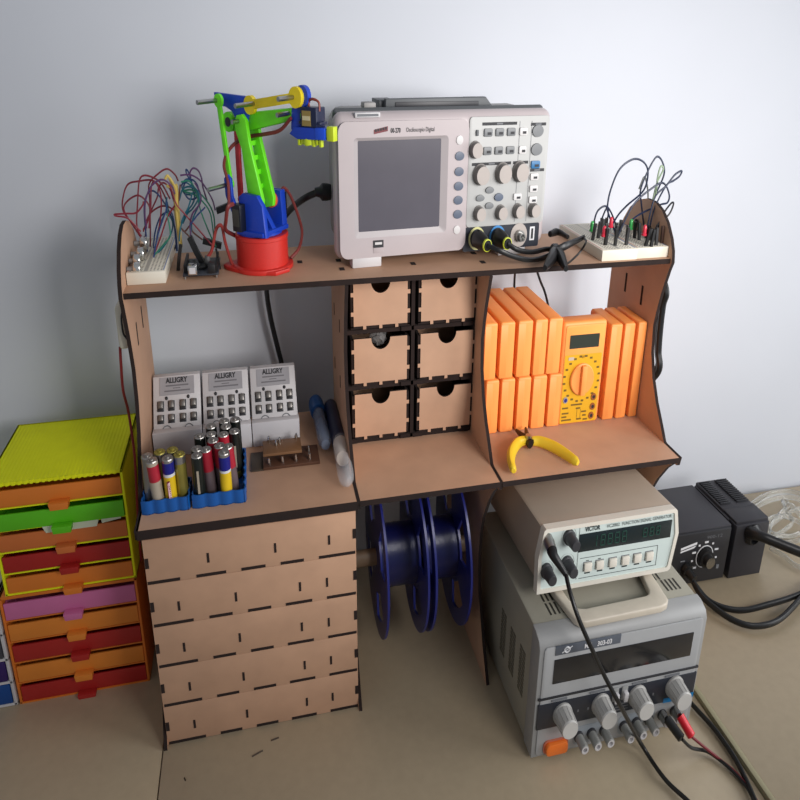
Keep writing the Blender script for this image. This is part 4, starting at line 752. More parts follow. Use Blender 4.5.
MB().lathe([(.0148, 0), (.0148, .75), (.0132, .88), (.007, .97), (0, 1)], c[1], c[2], 20).build('clear_end', CLEAR, t)
d = (c[2] - c[1])
MB().lathe([(0, 0), (.014, .0), (.014, .8), (.012, 1), (0, 1)], c[1] + d * .05, c[1] + d * .42, 18).build('white_plug', mat('plug_cream', (226, 214, 200), .5), t)

# ------------------------------------------------------------------ multimeters
def edge_meter(x0, x1, y0, y1, z0, z1, label, grp):
    t = thing('multimeter', label, 'multimeter', ((x0 + x1) / 2, (y0 + y1) / 2, z0), grp)
    MB().box(x0, x1, y0, y1, z0, z1, .0036, 0, 3).build('holster', ORANGE, t)
    MB().box(x0 + .0004, x0 + (x1 - x0) * .5, y0 - .0003, y1 + .0003, z0 + .0038, z1 - .0038, .0005, 0, 1).build('back_shell', ORANGE, t)
XS1 = [(.6355, .6665), (.6685, .6990), (.7030, .7345), (.7375, .7670), (.7715, .8015)]
XS1 = [(a + .0008, c - .0008) for a, c in P_M_ROW1]; XS2 = [(a + .0008, c - .0008) for a, c in P_M_ROW2]
ords = ('leftmost, half hidden by the panel', 'second from the panel', 'third from the panel', 'fourth from the panel', 'fifth, next to the yellow faced meter')
for k in range(5):
    a0, a1 = XS1[k]; edge_meter(max(a0, .6345), a1 - .0, .142, .322, ZM, .4475, 'orange multimeter on its side in the lower row, ' + ords[k], 'multimeters lying on their sides')
    a0, a1 = XS2[k]; edge_meter(max(a0, .6345), a1 - .0, .1425, .325, .4483, .5375, 'orange multimeter on its side in the upper row, ' + ords[k], 'multimeters lying on their sides')
rl = ('standing orange multimeter directly right of the yellow faced one', 'standing orange multimeter in the middle of the right group', 'standing orange multimeter against the right side panel')
for k in range(3):
    a0, a1 = P_M_RIGHT[k]; edge_meter(a0 + .0006, min(a1, .9965) - .0006, .1435, .232, ZM, .5195, rl[k], 'multimeters standing upright')
ym = thing('multimeter', 'orange multimeter facing out with yellow dial plate and dark display', 'multimeter', (.855, .16, ZM))
FM = frame((.8075, .143, ZM), 0)
m = MB(FM); m.box(0, .0965, 0, .036, 0, .1695, .006, 0, 3); m.build('holster', ORANGE, ym)
m = MB(FM); m.prism(rrect(.006, .091, .004, .1645, .004), 'y', -.0014, .002, 0, r=.0006); m.build('front_face', mat('face_orange', (255, 164, 80), .5), ym)
m = MB(FM); m.prism(rrect(.0155, .080, .128, .1495, .001), 'y', -.0022, -.001, 0); m.build('display', mat('lcd_dark', (52, 56, 48), .25), ym)
m = MB(FM); m.prism(rrect(.0075, .089, .004, .1175, .002), 'y', -.002, -.001, 0)
m.build('dial_plate', mat('plate_yellow', (222, 166, 24), .5, var=.05), ym)
m = MB(FM); cxd, czd, ro = .0483, .0775, .034
for k in range(20):
    a = 2 * PI * (k + .5) / 20; x, z = cxd + ro * 1.14 * math.cos(a), czd + ro * 1.1 * math.sin(a)
    m.box(x - .0028, x + .0028, -.0024, -.0018, z - .0016, z + .0016, 0, 0)
for x0, x1, z in ((.011, .026, .021), (.011, .022, .015), (.011, .033, .0095), (.03, .055, .0345), (.042, .052, .028), (.055, .066, .0215), (.058, .066, .0150), (.045, .056, .0095), (.06, .07, .0080), (.011, .024, .030)): m.box(x0, x1, -.0024, -.0018, z - .0013, z + .0013, 0, 0)
for x in (.045, .053): m.box(x - .0003, x + .0003, -.0024, -.0018, .011, .026, 0, 0)
m.text('OFF', (cxd, -.0026, .1135), (1, 0, 0), (0, 0, 1), .006, 0, 'CENTER', width=.008)
m.build('dial_print', mat('print_olive', (112, 84, 24), .6), ym)
m = MB(FM); m.prism(rrect(.0155, .0275, .1095, .1145, .001), 'y', -.0026, -.0018, 0); m.build('badge', mat('badge_grey', (196, 178, 160), .4), ym)
m = MB(FM); m.lathe([(.0262, 0), (.0262, .35), (.0245, .5), (.0225, .5), (0, .5)], (cxd, -.002, czd), (cxd, -.013, czd), 36, 0); m.box(cxd - .0055, cxd + .0055, -.0145, -.006, czd - .0245, czd + .0245, .002, 0, 2, None); m.build('selector_dial', ORANGE, ym)
for x, z in ((.0797, .045), (.0793, .0286), (.0782, .0132)):
    m = MB(FM); m.lathe([(.003, .2), (.003, 1), (.0058, 1), (.0062, 0)], (x, -.0018, z), (x, -.0034, z), 18, [1, 0, 0]); m.lathe([(0, .5), (.0031, .5)], (x, -.0018, z), (x, -.0034, z), 18, 1); m.build('jack', [mat('jack_brown', (150, 84, 40), .5), INK], ym)
m = MB(FM); m.lathe([(.0035, 1), (.0052, 1), (.0056, 0)], (.0164, -.0018, .0438), (.0164, -.0034, .0438), 18, 1); m.lathe([(0, .8), (.0042, .8)], (.0164, -.0018, .0438), (.0164, -.0036, .0438), 18, 0); m.build('transistor_socket', [mat('socket_blue', (30, 42, 128), .4), mat('socket_rim', (160, 150, 140), .4)], ym)

# cutters
t = thing('wire_cutters', 'small wire cutters with yellow handles lying open in front of the multimeters', 'pliers', P_CUT_JAW[0][:2] + [ZM])
YH = mat('grip_yellow', (226, 190, 44), .38, var=.04)
def grip(pts): MB().tube(pts, lambda u: .0072 + .0022 * math.sin(u * PI) - (.003 if u > .97 else 0), 12, smooth=6, flat=.8).build('handle', YH, t)
grip(P_CUT_LEFT); grip(P_CUT_RIGHT)
j = [Vector(v) for v in P_CUT_JAW]
m = MB(); m.tube([j[0], j[0].lerp(j[1], .5), j[1]], lambda u: .0085 - .006 * u, 8, smooth=3, flat=.8); m.build('jaw', mat('jaw_steel', (60, 54, 52), .35, .8), t)
m = MB(); m.tube([j[3], j[0], j[0].lerp(j[2], .6), j[2]], lambda u: .0085 - .006 * u, 8, smooth=3, flat=.8); m.build('jaw', mat('jaw_steel', (60, 54, 52), .35, .8), t)
m = MB(); m.cyl(j[0] - Vector((0, 0, .006)), j[0] + Vector((0, 0, .010)), .0055, n=14); m.build('pivot', STEEL, t)

# ------------------------------------------------------------------ power supply
FP = frame((.656, -.159, .006), .17)
ps = thing('power_supply', 'large grey bench power supply with wide dark display on the desk', 'power supply', (.82, .0, 0))
PBODY = mat('supply_case', (150, 146, 132), .5, var=.03); PFR = mat('supply_front', (148, 148, 147), .45, var=.02); PPAN = mat('supply_panel', (162, 163, 164), .45, var=.02)
m = MB(FP); m.box(0.002, .329, .022, .33, 0, .1985, .004, 0, 2); m.build('case', PBODY, ps)
m = MB(FP); m.prism([(0, 0), (0, .183), (.006, .193), (.022, .1995), (.034, .1995), (.034, 0)], 'x', 0, .3305, 0, r=.002); m.build('front_bezel', PFR, ps)
m = MB(FP); m.prism(rrect(.0085, .322, .004, .186, .006), 'y', -.0022, .001, 0, r=.001); m.build('front_panel', PPAN, ps)
U = P_PSU
m = MB(FP); m.box(.0285, .3045, -.0035, -.001, .1255, .1655, .0008); m.build('display', mat('display_dark', (34, 34, 36), .16), ps)
m = MB(FP); m.box(.0285, .154, -.0032, -.001, .1725, .187, .0005, 0)
m.text('303-03', (.1075, -.0036, .1795), (1, 0, 0), (0, 0, 1), .0105, 1, width=.028, bold=.03); m.text('MPL', (.083, -.0036, .1795), (1, 0, 0), (0, 0, 1), .0105, 1, width=.016, bold=.03)
m.tube([(.045, -.0034, .1795), (.050, -.0034, .184), (.0555, -.0034, .180), (.050, -.0034, .1755)], .0012, 6, 1, closed=True); m.tube([(.041, -.0034, .176), (.060, -.0034, .184)], .0009, 5, 1, smooth=0)
m.build('name_plate', [mat('plate_slate', (84, 90, 100), .4), INKWHITE], ps)
m = MB(FP); m.box(.005, .3255, -.0034, -.001, .0505, .0935, .0006, 0); m.box(.004, .3265, -.0042, -.001, .1015, .1045, .0004, 1)
m.box(.262, .326, -.0036, -.002, .049, .0575, 0, 2)
for x in (.03, .105, .19, .258): m.box(x, x + .03, -.0038, -.002, .0955, .0985, 0, 3)
for k in range(3): m.box(.160, .187, -.0038, -.003, .055 + k * .005, .057 + k * .005, 0, 4)
for x in (.083, .103, .236): m.box(x, x + .003, -.0038, -.003, .0685, .0725, 0, 4)
m.build('control_band', [NAVY, INK, mat('stripe_blue', (30, 122, 178), .4), INKGREY, INKGREY], ps)
for x, z in ((.0535, .072), (.1295, .0735), (.2035, .0745), (.2805, .0765)):
    q = MB(FP); q.lathe([(.0185, 0), (.0185, .1), (.0172, .15), (.0155, .92), (.0145, 1), (0, 1)], (x, -.003, z), (x, -.036, z), 28, [1, 1, 1, 0, 0])
    for k in range(14): a = 2 * PI * k / 14; q.tube([(x + .0168 * math.cos(a), -.009, z + .0168 * math.sin(a)), (x + .0156 * math.cos(a), -.033, z + .0156 * math.sin(a))], .0009, 4, 1, smooth=0)
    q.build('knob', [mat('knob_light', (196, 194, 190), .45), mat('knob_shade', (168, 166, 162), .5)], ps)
for x in (.1575, .176):
    q = MB(FP); q.box(x - .006, x + .006, -.0045, -.002, .073, .096, .0008, 1); q.box(x - .0042, x + .0042, -.012, -.004, .075, .090, .0012, 0); q.build('push_switch', [WHITEP, PFR], ps)
m = MB(FP); m.prism(rrect(.022, .071, .0045, .028, .008), 'y', -.0045, -.001, 1); m.prism(rrect(.025, .068, .0065, .026, .007), 'y', -.012, -.003, 0, r=.002); m.build('power_button', [mat('button_orange', (240, 118, 36), .4), mat('button_rim', (192, 110, 84), .5)], ps)
posts = ((.0915, .0235), (.1175, .024), (.143, .0245), (.184, .0235), (.2095, .025), (.2355, .0255), (.264, .028), (.290, .030))
for k, (x, z) in enumerate(posts):
    q = MB(FP); q.lathe([(.0092, 0), (.0092, .15), (.0078, .18), (.0078, .95), (.0068, 1), (.004, 1), (.004, .8), (0, .8)], (x, -.002, z), (x, -.030 if k < 6 else -.022, z), 16, [1, 1, 0, 0, 2, 2, 2])
    q.build('binding_post', [mat('post_grey', (142, 142, 138), .5), DARK, WHITEP], ps)
m = MB(FP); m.prism(rrect(.080, .156, .008, .0405, .01), 'y', -.0026, -.001, 0); m.prism(rrect(.172, .249, .008, .042, .01), 'y', -.0026, -.001, 0); m.build('terminal_outline', mat('panel_grey', (148, 154, 160), .45), ps)
m = MB(FP)
for (y0, z0, z1) in ((.1475, .050, .128), (.1015, .052, .129), (.0555, .055, .134)):
    for k in range(11):
        z = z0 + (z1 - z0) * (k + .5) / 11
        for d in range(2): m.box(.0012, .0024, y0 + d * .013, y0 + d * .013 + .0105, z - .0022, z + .0022, 0)
m.build('side_vents', mat('vent_dark', (96, 92, 78), .6), ps)
for x0, y0 in ((.040, .047), (.040, .077), (.255, .08), (.2805, .052)):
    m = MB(FP)
    for k in range(5 if x0 < .2 else 4): m.box(x0 + k * .0085, x0 + k * .0085 + .0035, y0, y0 + .026, .198, .1989, 0)
    m.build('top_vent', mat('vent_black', (50, 48, 42), .6), ps)
for x in (.03, .30):
    for y in (.04, .30): m = MB(FP); m.cyl((x, y, -.006), (x, y, .001), .012, n=14); m.build('foot', BLACKRUB, ps)

# ------------------------------------------------------------------ function generator
FG = frame((.6797, -.0814, .2205), .37, -2.81)
fg = thing('function_generator', 'beige function generator with green digits on top of the power supply', 'signal generator', (.82, .05, .2055))
GB = mat('generator_case', (158, 142, 126), .5, var=.02); GF = mat('generator_frame', (214, 208, 196), .45, var=.015); GP = mat('generator_panel', (196, 208, 204), .45, var=.015)
m = MB(FG); m.prism([(.012, .004), (.001, .045), (.0, .06), (.0075, .0965), (.012, .0985), (.2695, .0985), (.2745, .0965), (.2815, .06), (.2805, .045), (.271, .004)], 'y', .010, .295, 0, r=.003)
m.build('case', GB, fg)
fo = [(.0, .0), (-.001, .055), (.0075, .0965), (.011, .0993), (.270, .0993), (.2745, .0965), (.2825, .06), (.2735, .003), (.268, .0)]
fi = [(.007, .006), (.0055, .055), (.0125, .092), (.0145, .0935), (.2665, .0935), (.2690, .092), (.2755, .06), (.2675, .0085), (.264, .006)]
m = MB(FG); n = len(fo); vs = [(x, .012, z) for x, z in fo] + [(x, -.003, z) for x, z in fo] + [(x, -.003, z) for x, z in fi] + [(x, .004, z) for x, z in fi]
fa = []
for i in range(n):
    j = (i + 1) % n
    for a in (0, 1, 2): fa.append((a * n + i, a * n + j, (a + 1) * n + j, (a + 1) * n + i))
m.add(vs, fa, 0); m.build('front_frame', GF, fg)
m = MB(FG); m.prism(fi, 'y', -.0005, .006, 0); m.build('front_panel', GP, fg)
m = MB(FG); m.box(.0775, .2665, -.0018, .0, .0545, .082, .0004, 0); m.build('display', mat('display_black_green', (22, 34, 38), .2), fg)
m = MB(FG)
for k in range(5):
    x = .107 + k * .0145
    if k == 0:
        for zz in (.0645, .0735): m.box(x + .005, x + .0064, -.0026, -.0016, zz - .0035, zz + .0035)
        continue
    for zz in (.0607, .0688, .077): m.box(x, x + .0075, -.0026, -.0016, zz - .0006, zz + .0006)
    for xx in (x - .0005, x + .0075):
        for zz in (.0648, .0729): m.box(xx - .0006, xx + .0006, -.0026, -.0016, zz - .0034, zz + .0034)
m.build('frequency_digits', mat('digit_green', (27, 68, 56), .5), fg); m = MB(FG)
for k in range(3):
    x = .208 + k * .0135
    for zz in (.063, .0695, .076): m.box(x, x + .0068, -.0026, -.0016, zz - .0006, zz + .0006)
    for xx in (x - .0005, x + .0068):
        for zz in (.0662, .0728): m.box(xx - .0006, xx + .0006, -.0026, -.0016, zz - .0028, zz + .0028)
m.build('voltage_digits', mat('digit_green', (27, 68, 56), .5), fg)
m = MB(FG); m.text('VICTOR', (.0885, -.0012, .0885), (1, 0, 0), (0, 0, 1), .0098, 0, width=.030, bold=.03); m.text('VC2002', (.131, -.0012, .0882), (1, 0, 0), (0, 0, 1), .0075, 0, width=.026); m.text('FUNCTION SIGNAL GENERATOR', (.162, -.0012, .0882), (1, 0, 0), (0, 0, 1), .0075, 0, width=.102)
m.box(.0775, .0781, -.001, -.0003, .012, .092, 0, 0)
for z in (.044, .0125): m.box(.083, .2425, -.001, -.0003, z - .0003, z + .0003, 0, 0)
m.box(.2422, .2428, -.001, -.0003, .0125, .044, 0, 0)
for k in range(6): m.box(.094 + k * .0254, .105 + k * .0254, -.001, -.0003, .0185, .0205, 0, 0)
for x in (.0955, .1195): m.box(x, x + .006, -.001, -.0003, .0385, .0395, 0, 0)
m.build('panel_print', [mat('print_teal', (38, 46, 48), .6)], fg)
for x in (.0987, .123, .1496, .1754, .2004, .2256):
    q = MB(FG); q.box(x - .0075, x + .0075, -.0055, -.0002, .0235, .0365, .0012, 0); q.box(x - .0085, x + .0085, -.0008, -.0002, .0228, .0375, 0, 1); q.build('push_button', [GF, INKGREY], fg)
for k, (x, z) in enumerate(((.0578, .0789), (.0131 + .004, .0322), (.0576, .0402 - .002))):
    x0, z0 = x - .001, z + .003
    q = MB(FG); q.lathe([(.0115, 0), (.0115, .18), (.0098, .22), (.0085, .95), (.0075, 1), (0, 1)], (x0, -.0005, z0), (x0, -.030, z0), 20); q.lathe([(.0145, .0), (.0148, .02)], (x0, -.0005, z0), (x0, -.03, z0), 20, 1); q.build('knob', [DARK, INKGREY], fg)
m = MB(FG); m.lathe([(.010, 0), (.010, .15), (.0075, .16), (.0075, 1), (0, 1)], (.0191, -.0005, .0763), (.0191, -.012, .0763), 18); m.build('output_socket', STEEL, fg)
for x in (.05, .23):
    for y in (.06, .27):
        zb = (.1995 + .006 - .2205) + math.sin(math.radians(2.81)) * y
        m = MB(FG); m.cyl((x, y, zb - .0005), (x, y, .006), .010, n=14); m.build('foot', BLACKRUB, fg)
# folded carrying bail lying forward on the power supply
m = MB(FP)
outer = [(.058, .105), (.059, .082), (.070, .018), (.077, .009), (.088, .0055), (.236, .0075), (.250, .0115), (.258, .020), (.2635, .085), (.265, .105)]
inner = [(.076, .105), (.0795, .062), (.084, .040), (.088, .036), (.100, .033), (.222, .036), (.230, .039), (.235, .046), (.243, .085), (.246, .105)]
n = len(outer); zl, zh = .1999, .2115
vs = [(x, y, zl) for x, y in outer] + [(x, y, zh) for x, y in outer] + [(x, y, zh) for x, y in inner] + [(x, y, zl) for x, y in inner]
fa = []
for i in range(n - 1):
    j = i + 1
    for a, c in ((0, 1), (1, 2), (2, 3), (3, 0)): fa.append((a * n + i, a * n + j, c * n + j, c * n + i))
fa += [(0, n, 2 * n, 3 * n), (n - 1, 2 * n - 1, 3 * n - 1, 4 * n - 1)]
m.add(vs, fa)
bmesh.ops.recalc_face_normals(m.bm, faces=m.bm.faces)
eds = [e for e in m.bm.edges if len(e.link_faces) == 2 and e.calc_face_angle(0) > .9]
bmesh.ops.bevel(m.bm, geom=eds, offset=.003, segments=3, profile=.5, affect='EDGES', clamp_overlap=True)
m.build('carry_bail', mat('bail_beige', (192, 182, 166), .42), fg)

# lead hanging from the generator
t = thing('signal_lead', 'black signal lead hanging from the generator across the power supply front', 'cable', (.76, -.3, .003))
MB().tube(P_FG_CABLE, .0036, 9).build('cable', BLACKRUB, t)
c = [Vector(v) for v in P_FG_BOOT]
MB().lathe([(0, 0), (.0095, 0), (.010, .3), (.0085, .6), (.0085, 1), (0, 1)], c[0] + Vector((0, .012, .003)), c[1], 16).build('metal_connector', STEEL, t)
MB().tube([c[1], c[2], c[2].lerp(c[3], .5), c[3]], lambda u: .0092 - .0050 * u, 12, smooth=5).build('boot', BLACKRUB, t)

for k, (pl, wire, col, lab) in enumerate(((P_BANANA[0], P_BANANA_WIRE[0], 'black', 'black banana plug lead in the power supply terminals'), (P_BANANA[1], P_BANANA_WIRE[1], 'red', 'red banana plug lead in the power supply terminals'))):
    t = thing('banana_lead', lab, 'cable', wire[-1][:2] + [.003], 'banana plug leads')
    mm = BLACKRUB if col == 'black' else mat('banana_red', (226, 30, 48), .35)
    a, c, d = (Vector(v) for v in pl)
    MB().lathe([(0, 0), (.0075, 0), (.0075, .95), (.005, 1), (0, 1)], c, d, 14).build('plug', mm, t)
    MB().cyl(a, c, .0045, n=10).build('pin', STEEL, t)
    MB().tube(wire, .0028 if k == 0 else .0024, 7).build('wire', mm if k == 0 else mat('wire_dark_red', (120, 22, 34), .5), t)
tag(MB().tube(P_SEAM_CABLE, .0042, 8).build('cable', BLACKRUB), 'thick black cable running along the desk seam at lower right', 'cable')

# ------------------------------------------------------------------ soldering station
ss = thing('soldering_station', 'black soldering station with a round temperature dial', 'soldering station', (1.2, .21, .006))
SBL = mat('station_black', (44, 43, 48), .5, var=.05); SFR = mat('station_front', (34, 34, 38), .45, var=.05)
x0, x1, y0, y1, z0, z1 = 1.10, 1.292, .1385, .296, .009, .1205
m = MB(); m.box(x0, x1, y0 + .006, y1, z0, z1, .0025, 0, 2); m.build('case', SBL, ss)
m = MB(); m.box(x0 + .002, x1 - .004, y0, y0 + .008, z0 + .002, z1 - .003, .0015); m.build('front_panel', SFR, ss)
dx, dz = 1.224, .066
m = MB(); yy = y0 - .0006
m.text('900-12', (1.222, yy, .1055), (1, 0, 0), (0, 0, 1), .0095, 1, width=.042)
for k in range(9):
    a = math.radians(225 - k * 33.75); x, z = dx + .033 * math.cos(a), dz + .030 * math.sin(a)
    m.box(x - (.005 if k % 2 == 0 else .0025), x + (.005 if k % 2 == 0 else .0025), yy - .0004, yy + .001, z - .0017, z + .0017, 0, 0)
m.lathe([(.0215, 0), (.0232, 0), (.0232, 1), (.0215, 1)], (dx, yy + .001, dz), (dx, yy - .0004, dz), 32, 0)
m.add([(1.156, yy, .0865), (1.198, yy, .0945), (1.198, yy, .0995), (1.156, yy, .0915)], [(0, 1, 2, 3)], 2); m.add([(1.156, yy, .081), (1.192, yy, .0875), (1.197, yy, .0925), (1.156, yy, .0845)], [(0, 1, 2, 3)], 2)
m.box(1.160, 1.172, yy - .0004, yy + .001, .062, .064, 0, 1); m.box(1.262, 1.269, yy - .0004, yy + .001, .035, .043, 0, 1)
m.build('panel_print', [INKWHITE, INKGREY, INKWHITE], ss)
m = MB(); m.lathe([(.019, 0), (.018, .5), (.0125, .55), (.0115, 1), (0, 1)], (dx, y0 + .001, dz), (dx, y0 - .024, dz), 26, [0, 0, 0, 1]); m.build('temperature_dial', [BLACK, CHROME], ss)
m = MB(); m.lathe([(.014, 0), (.014, .3), (.010, .35), (.008, 1), (0, 1)], (1.178, y0 + .001, .046), (1.183, y0 - .028, .040), 16); m.build('cord_socket', BLACKRUB, ss)
for k, pts in enumerate(P_STATION_CORD): MB().tube(pts, .0058, 9).build('cord', BLACKRUB, ss)
for x in (x0 + .02, x1 - .02):
    for y in (y0 + .02, y1 - .02): m = MB(); m.cyl((x, y, .006), (x, y, z0 + .001), .008, n=10); m.build('foot', BLACKRUB, ss)
ih = thing('iron_holder', 'black ribbed iron holder block beside the soldering station', 'iron holder', (1.34, .21, .006))
x0, x1 = 1.302, 1.394
m = MB(); m.box(x0, x1, .1385, .19, .006, .118, .002); m.box(x0, x1 - .004, .19, .297, .006, .124, .002); m.box(x0 + .002, x1, .144, .20, .116, .1235, .002); m.box(x0 - .004, x0 + .008, .165, .296, .04, .118, .002)
m.build('block', SBL, ih)
m = MB()
for k in range(13):
    y = .205 + k * .0068
    for xa, xb in ((x0 + .004, x0 + .032), (x0 + .050, x1 - .008)): m.box(xa, xb, y, y + .0033, .122, .1275, .0004)
m.build('vent_ribs', SFR, ih)
m = MB(); m.lathe([(.020, 0), (.022, .3), (.017, 1), (.0145, 1), (.0145, 0)], (1.349, .141, .097), (1.351, .126, .095), 22); m.build('holder_sleeve', BLACK, ih)
ir = thing('soldering_iron', 'black soldering iron handle pushed into the ribbed holder', 'soldering iron', P_IRON[2])
m = MB(); m.tube(P_IRON, lambda u: .0135 - .004 * min(1, u * 4) if u < .25 else .0095, 14, smooth=5); m.build('handle', BLACKRUB, ir)
m = MB(); a = Vector(P_IRON[0]); c = Vector(P_IRON[1]); m.lathe([(0, 0), (.005, 0), (.005, 1), (0, 1)], a + Vector((-.002, .02, .004)), a, 12); m.build('tip_collar', CHROME, ir)

# clear tubing
tb_ = thing('plastic_tubing', 'tangled coil of clear plastic tubing at the right edge of the desk', 'tubing', (P_TUBE_C[0], P_TUBE_C[1], .006))
for k, pts in enumerate(P_TUBES): MB().tube([(p[0], p[1], max(p[2], .0125)) for p in pts], .0062 if k < 2 else .0048, 9).build('tube_loop', mat('tubing_clear', (236, 236, 232), .12, var=.01, trans=.8), tb_)

# ------------------------------------------------------------------ cables around the organizer
lab = ('thin black cord hanging behind the multimeters, left one', 'thin black cord hanging behind the multimeters, slanting right one')
for k, pts in enumerate(P_BAY_CORDS): tag(MB().tube(pts, .0026, 7).build('cord', BLACKRUB), lab[k], 'cord', 'cords behind the right bay')
m = MB(); pts = P_BLACK_SIDE
m.tube(pts, .0062, 8); m.tube([(p[0] + .004, p[1] + .011, p[2]) for p in pts], .0055, 8)
tag(m.build('cable', BLACKRUB), 'black cable bundle hanging outside the right side panel', 'cable')
t = thing('cream_box', 'small cream plastic box with a red cord outside the left side panel', 'box', (-.02, .16, .53))
a, c, d, e = P_CREAM
MB().box(a[0], -.0032, .135, .175, c[2] and d[2], a[2], .006, 0, 3).build('case', CREAM, t)
MB().tube([(-.006, .131, a[2] - .004), (-.010, .131, a[2] - .015), (-.010, .131, a[2] - .034), (-.005, .131, a[2] - .043)], .0016, 6).build('dark_loop', INK, t)
MB().tube(P_RED_CORD, .0024, 7).build('cord', mat('cord_red', (128, 34, 34), .5), t)

# ------------------------------------------------------------------ coloured drawer boxes at left
YEL = mat('box_yellow', (232, 236, 0), .75, var=.04); ORB = mat('box_orange', (216, 116, 36), .5, var=.04); 
COLS = dict(orange=(222, 124, 42), green=(92, 190, 24), dull=(206, 112, 54), red=(168, 30, 26), pink=(206, 112, 160), red2=(172, 34, 30), light=(226, 134, 48))
def drawer_box(name, label, x0, x1, y0, y1, z0, z1, shell, rows, lab):
    t = thing(name, label, 'drawer box', ((x0 + x1) / 2, (y0 + y1) / 2, z0)); e = .0045
    m = MB(); m.box(x0, x0 + e, y0, y1, z0, z1, .0008); m.box(x1 - e, x1, y0, y1, z0, z1, .0008); m.box(x0, x1, y0, y1, z1 - e, z1, .0008); m.box(x0, x1, y0, y1, z0, z0 + e * .6, 0); m.box(x0, x1, y1 - e, y1, z0, z1, 0)
    hh = (z1 - z0 - e) / len(rows)
    for k in range(1, len(rows)): z = z1 - e - hh * k; m.box(x0 + e, x1 - e, y0 + .001, y1, z - .001, z + .001, 0)
    if shell is YEL:
        for k in range(22): x = x0 + .006 + k * (x1 - x0 - .012) / 22; m.box(x, x + .005, y0 - .0012, y0 + .002, z1 - e, z1 + .0008, 0)
        for i in range(34):
            x = x0 + .004 + i * (x1 - x0 - .008) / 34
            m.box(x, x + .0035, y0 + .003, y1 - .003, z1 - .0005, z1 + .0003, 0)
    m.build('shell', shell, t)
    for k, c in enumerate(rows):
        za = z1 - e - hh * k - .0075; zb = z1 - e - hh * (k + 1) + .0015; mm = mat('drawer_' + c, COLS[c], .5, var=.03)
        fy = y0 - (.004 if c == 'green' else 0)
        m = MB(); m.box(x0 + e + .001, x1 - e - .001, fy + .001, fy + .005, zb, za, .0008); m.box(x0 + e + .001, x0 + e + .004, fy + .004, y1 - .02, zb, za - .003, 0); m.box(x1 - e - .004, x1 - e - .001, fy + .004, y1 - .02, zb, za - .003, 0); m.box(x0 + e + .001, x1 - e - .001, fy + .004, y1 - .02, zb, zb + .002, 0)
        d = m.build('drawer', mm, t)
        cx = (x0 + x1) / 2 + .004; m = MB(); m.prism([(cx - .017, zb + .004), (cx - .015, zb - .006), (cx + .015, zb - .006), (cx + .017, zb + .004)], 'y', fy - .014, fy + .002, 0, r=.001); m.build('pull_tab', mm, d)
    return t
drawer_box('drawer_box', 'bright yellow drawer box with five coloured drawers, on top of the orange one', -.2775, -.0465, .1555, .352, .1895, .3658, YEL, ['orange', 'green', 'dull', 'red', 'orange'], 0)
drawer_box('drawer_box', 'orange drawer box with pink, orange and red drawers standing on the desk', -.2905, -.047, .1545, .352, -.0006, .1885, ORB, ['pink', 'light', 'red2', 'light', 'red2'], 0)
for k, pts in enumerate(P_PAPERS):
    m = MB(); vs = [(p[0], p[1], p[2]) for p in pts] + [(p[0], p[1] + .0012, p[2]) for p in pts]; n = len(pts)
    m.add(vs, [tuple(range(n)), tuple(range(2 * n - 1, n - 1, -1))] + [(i, (i + 1) % n, n + (i + 1) % n, n + i) for i in range(n)])
    tag(m.build('paper_slip', mat('paper', (206, 212, 186), .7)), ('larger pale paper slip sticking out below the green drawer', 'small pale paper slip at the right end below the green drawer')[k], 'paper', 'paper slips')
t = thing('drawer_unit', 'white drawer unit with grey, purple and blue drawers at the left edge', 'drawer unit', (-.4, .25, 0))
m = MB(); wx0, wx1, wy = -.54, -.2945, .1535
m.box(wx1 - .006, wx1, wy, .35, 0, .187, .001); m.box(wx0, wx0 + .006, wy, .35, 0, .187, .001); m.box(wx0, wx1, wy, .35, .181, .187, .001); m.box(wx0, wx1, .345, .35, 0, .187)
for z in (.0, .0405, .0815, .125): m.box(wx0, wx1, wy, .35, z, z + .004, .0005)
m.build('frame', WHITEP, t)
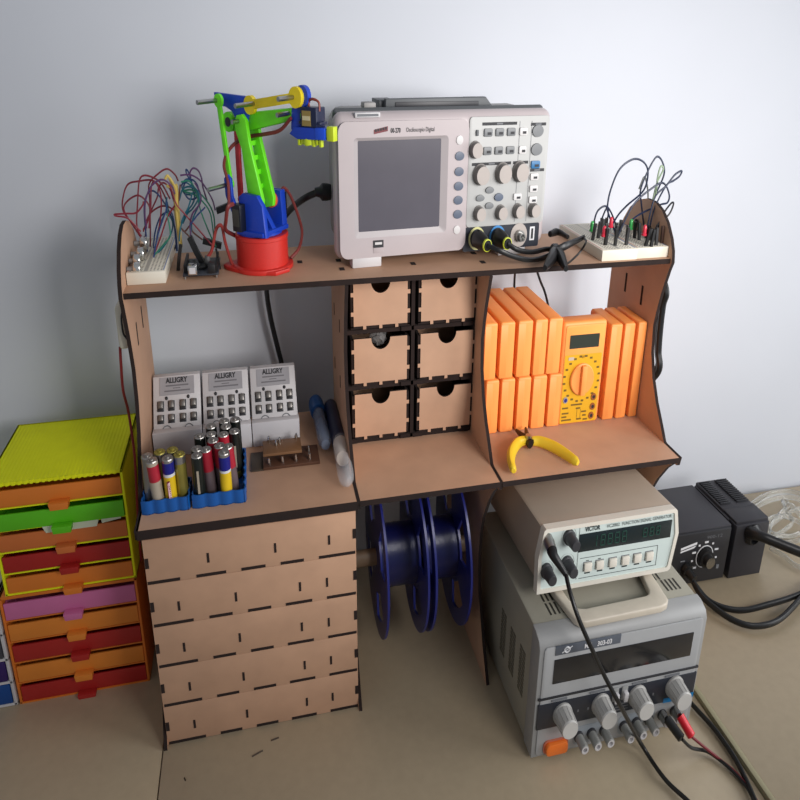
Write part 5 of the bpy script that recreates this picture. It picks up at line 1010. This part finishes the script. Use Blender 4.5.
for z0_, z1_, c, nm in ((.005, .0395, (8, 66, 134), 'unit_blue'), (.0455, .0805, (46, 22, 92), 'unit_purple'), (.0865, .124, (62, 64, 72), 'unit_grey'), (.13, .18, (62, 64, 72), 'unit_grey')):
    m = MB(); m.box(wx0 + .007, wx1 - .0075, wy - .001, .33, z0_, z1_, .002); m.build('drawer', mat(nm, c, .45), t)

# ------------------------------------------------------------------ lights and camera
w = bpy.data.worlds.new('room_light'); bpy.context.scene.world = w; w.use_nodes = True
bg = w.node_tree.nodes['Background']; bg.inputs['Color'].default_value = (.87, .92, 1.0, 1); bg.inputs['Strength'].default_value = .31  # world
def area(name, loc, target, sx, sy, power, col, spread=180):
    li = bpy.data.lights.new(name, 'AREA'); li.shape = 'RECTANGLE'; li.size = sx; li.size_y = sy; li.energy = power; li.color = col; li.spread = math.radians(spread)
    o = bpy.data.objects.new(name, li); C.objects.link(o); o.location = loc
    o.rotation_euler = (Vector(target) - Vector(loc)).to_track_quat('-Z', 'Y').to_euler()
    return o
area('front_key_light', (.84, -.95, .93), (.52, .25, .62), .5, .5, 3.3, (1.0, .97, .95), 78)  # added key beside the camera, spread narrowed to dim the lower left
area('daylight_right', (2.0, -.62, .68), (.8, .2, .12), 1.0, .9, 9.5, (.97, .985, 1.0), 130)

cam = bpy.data.cameras.new('camera'); co = bpy.data.objects.new('camera', cam); C.objects.link(co)
r0, r1, r2 = (Vector(r) for r in CAM_ROWS)          # image right, image down, view direction
M3 = Matrix((r0, -r1, -r2)).transposed()
co.matrix_world = Matrix.Translation(Vector(CAM_POS)) @ M3.to_4x4()
cam.sensor_fit = 'HORIZONTAL'; cam.sensor_width = 36.0; cam.lens = FOCAL_PX / 800 * 36.0
cam.shift_x = (400 - CENTRE_PX[0]) / 800; cam.shift_y = (CENTRE_PX[1] - 400) / 800
cam.clip_start = .01; cam.clip_end = 50
sc_ = bpy.context.scene; sc_.camera = co
sc_.view_settings.view_transform = 'Standard'; sc_.view_settings.look = 'None'; sc_.view_settings.exposure = 0.0; sc_.view_settings.gamma = 1.0
sc_.view_settings.use_curve_mapping = False
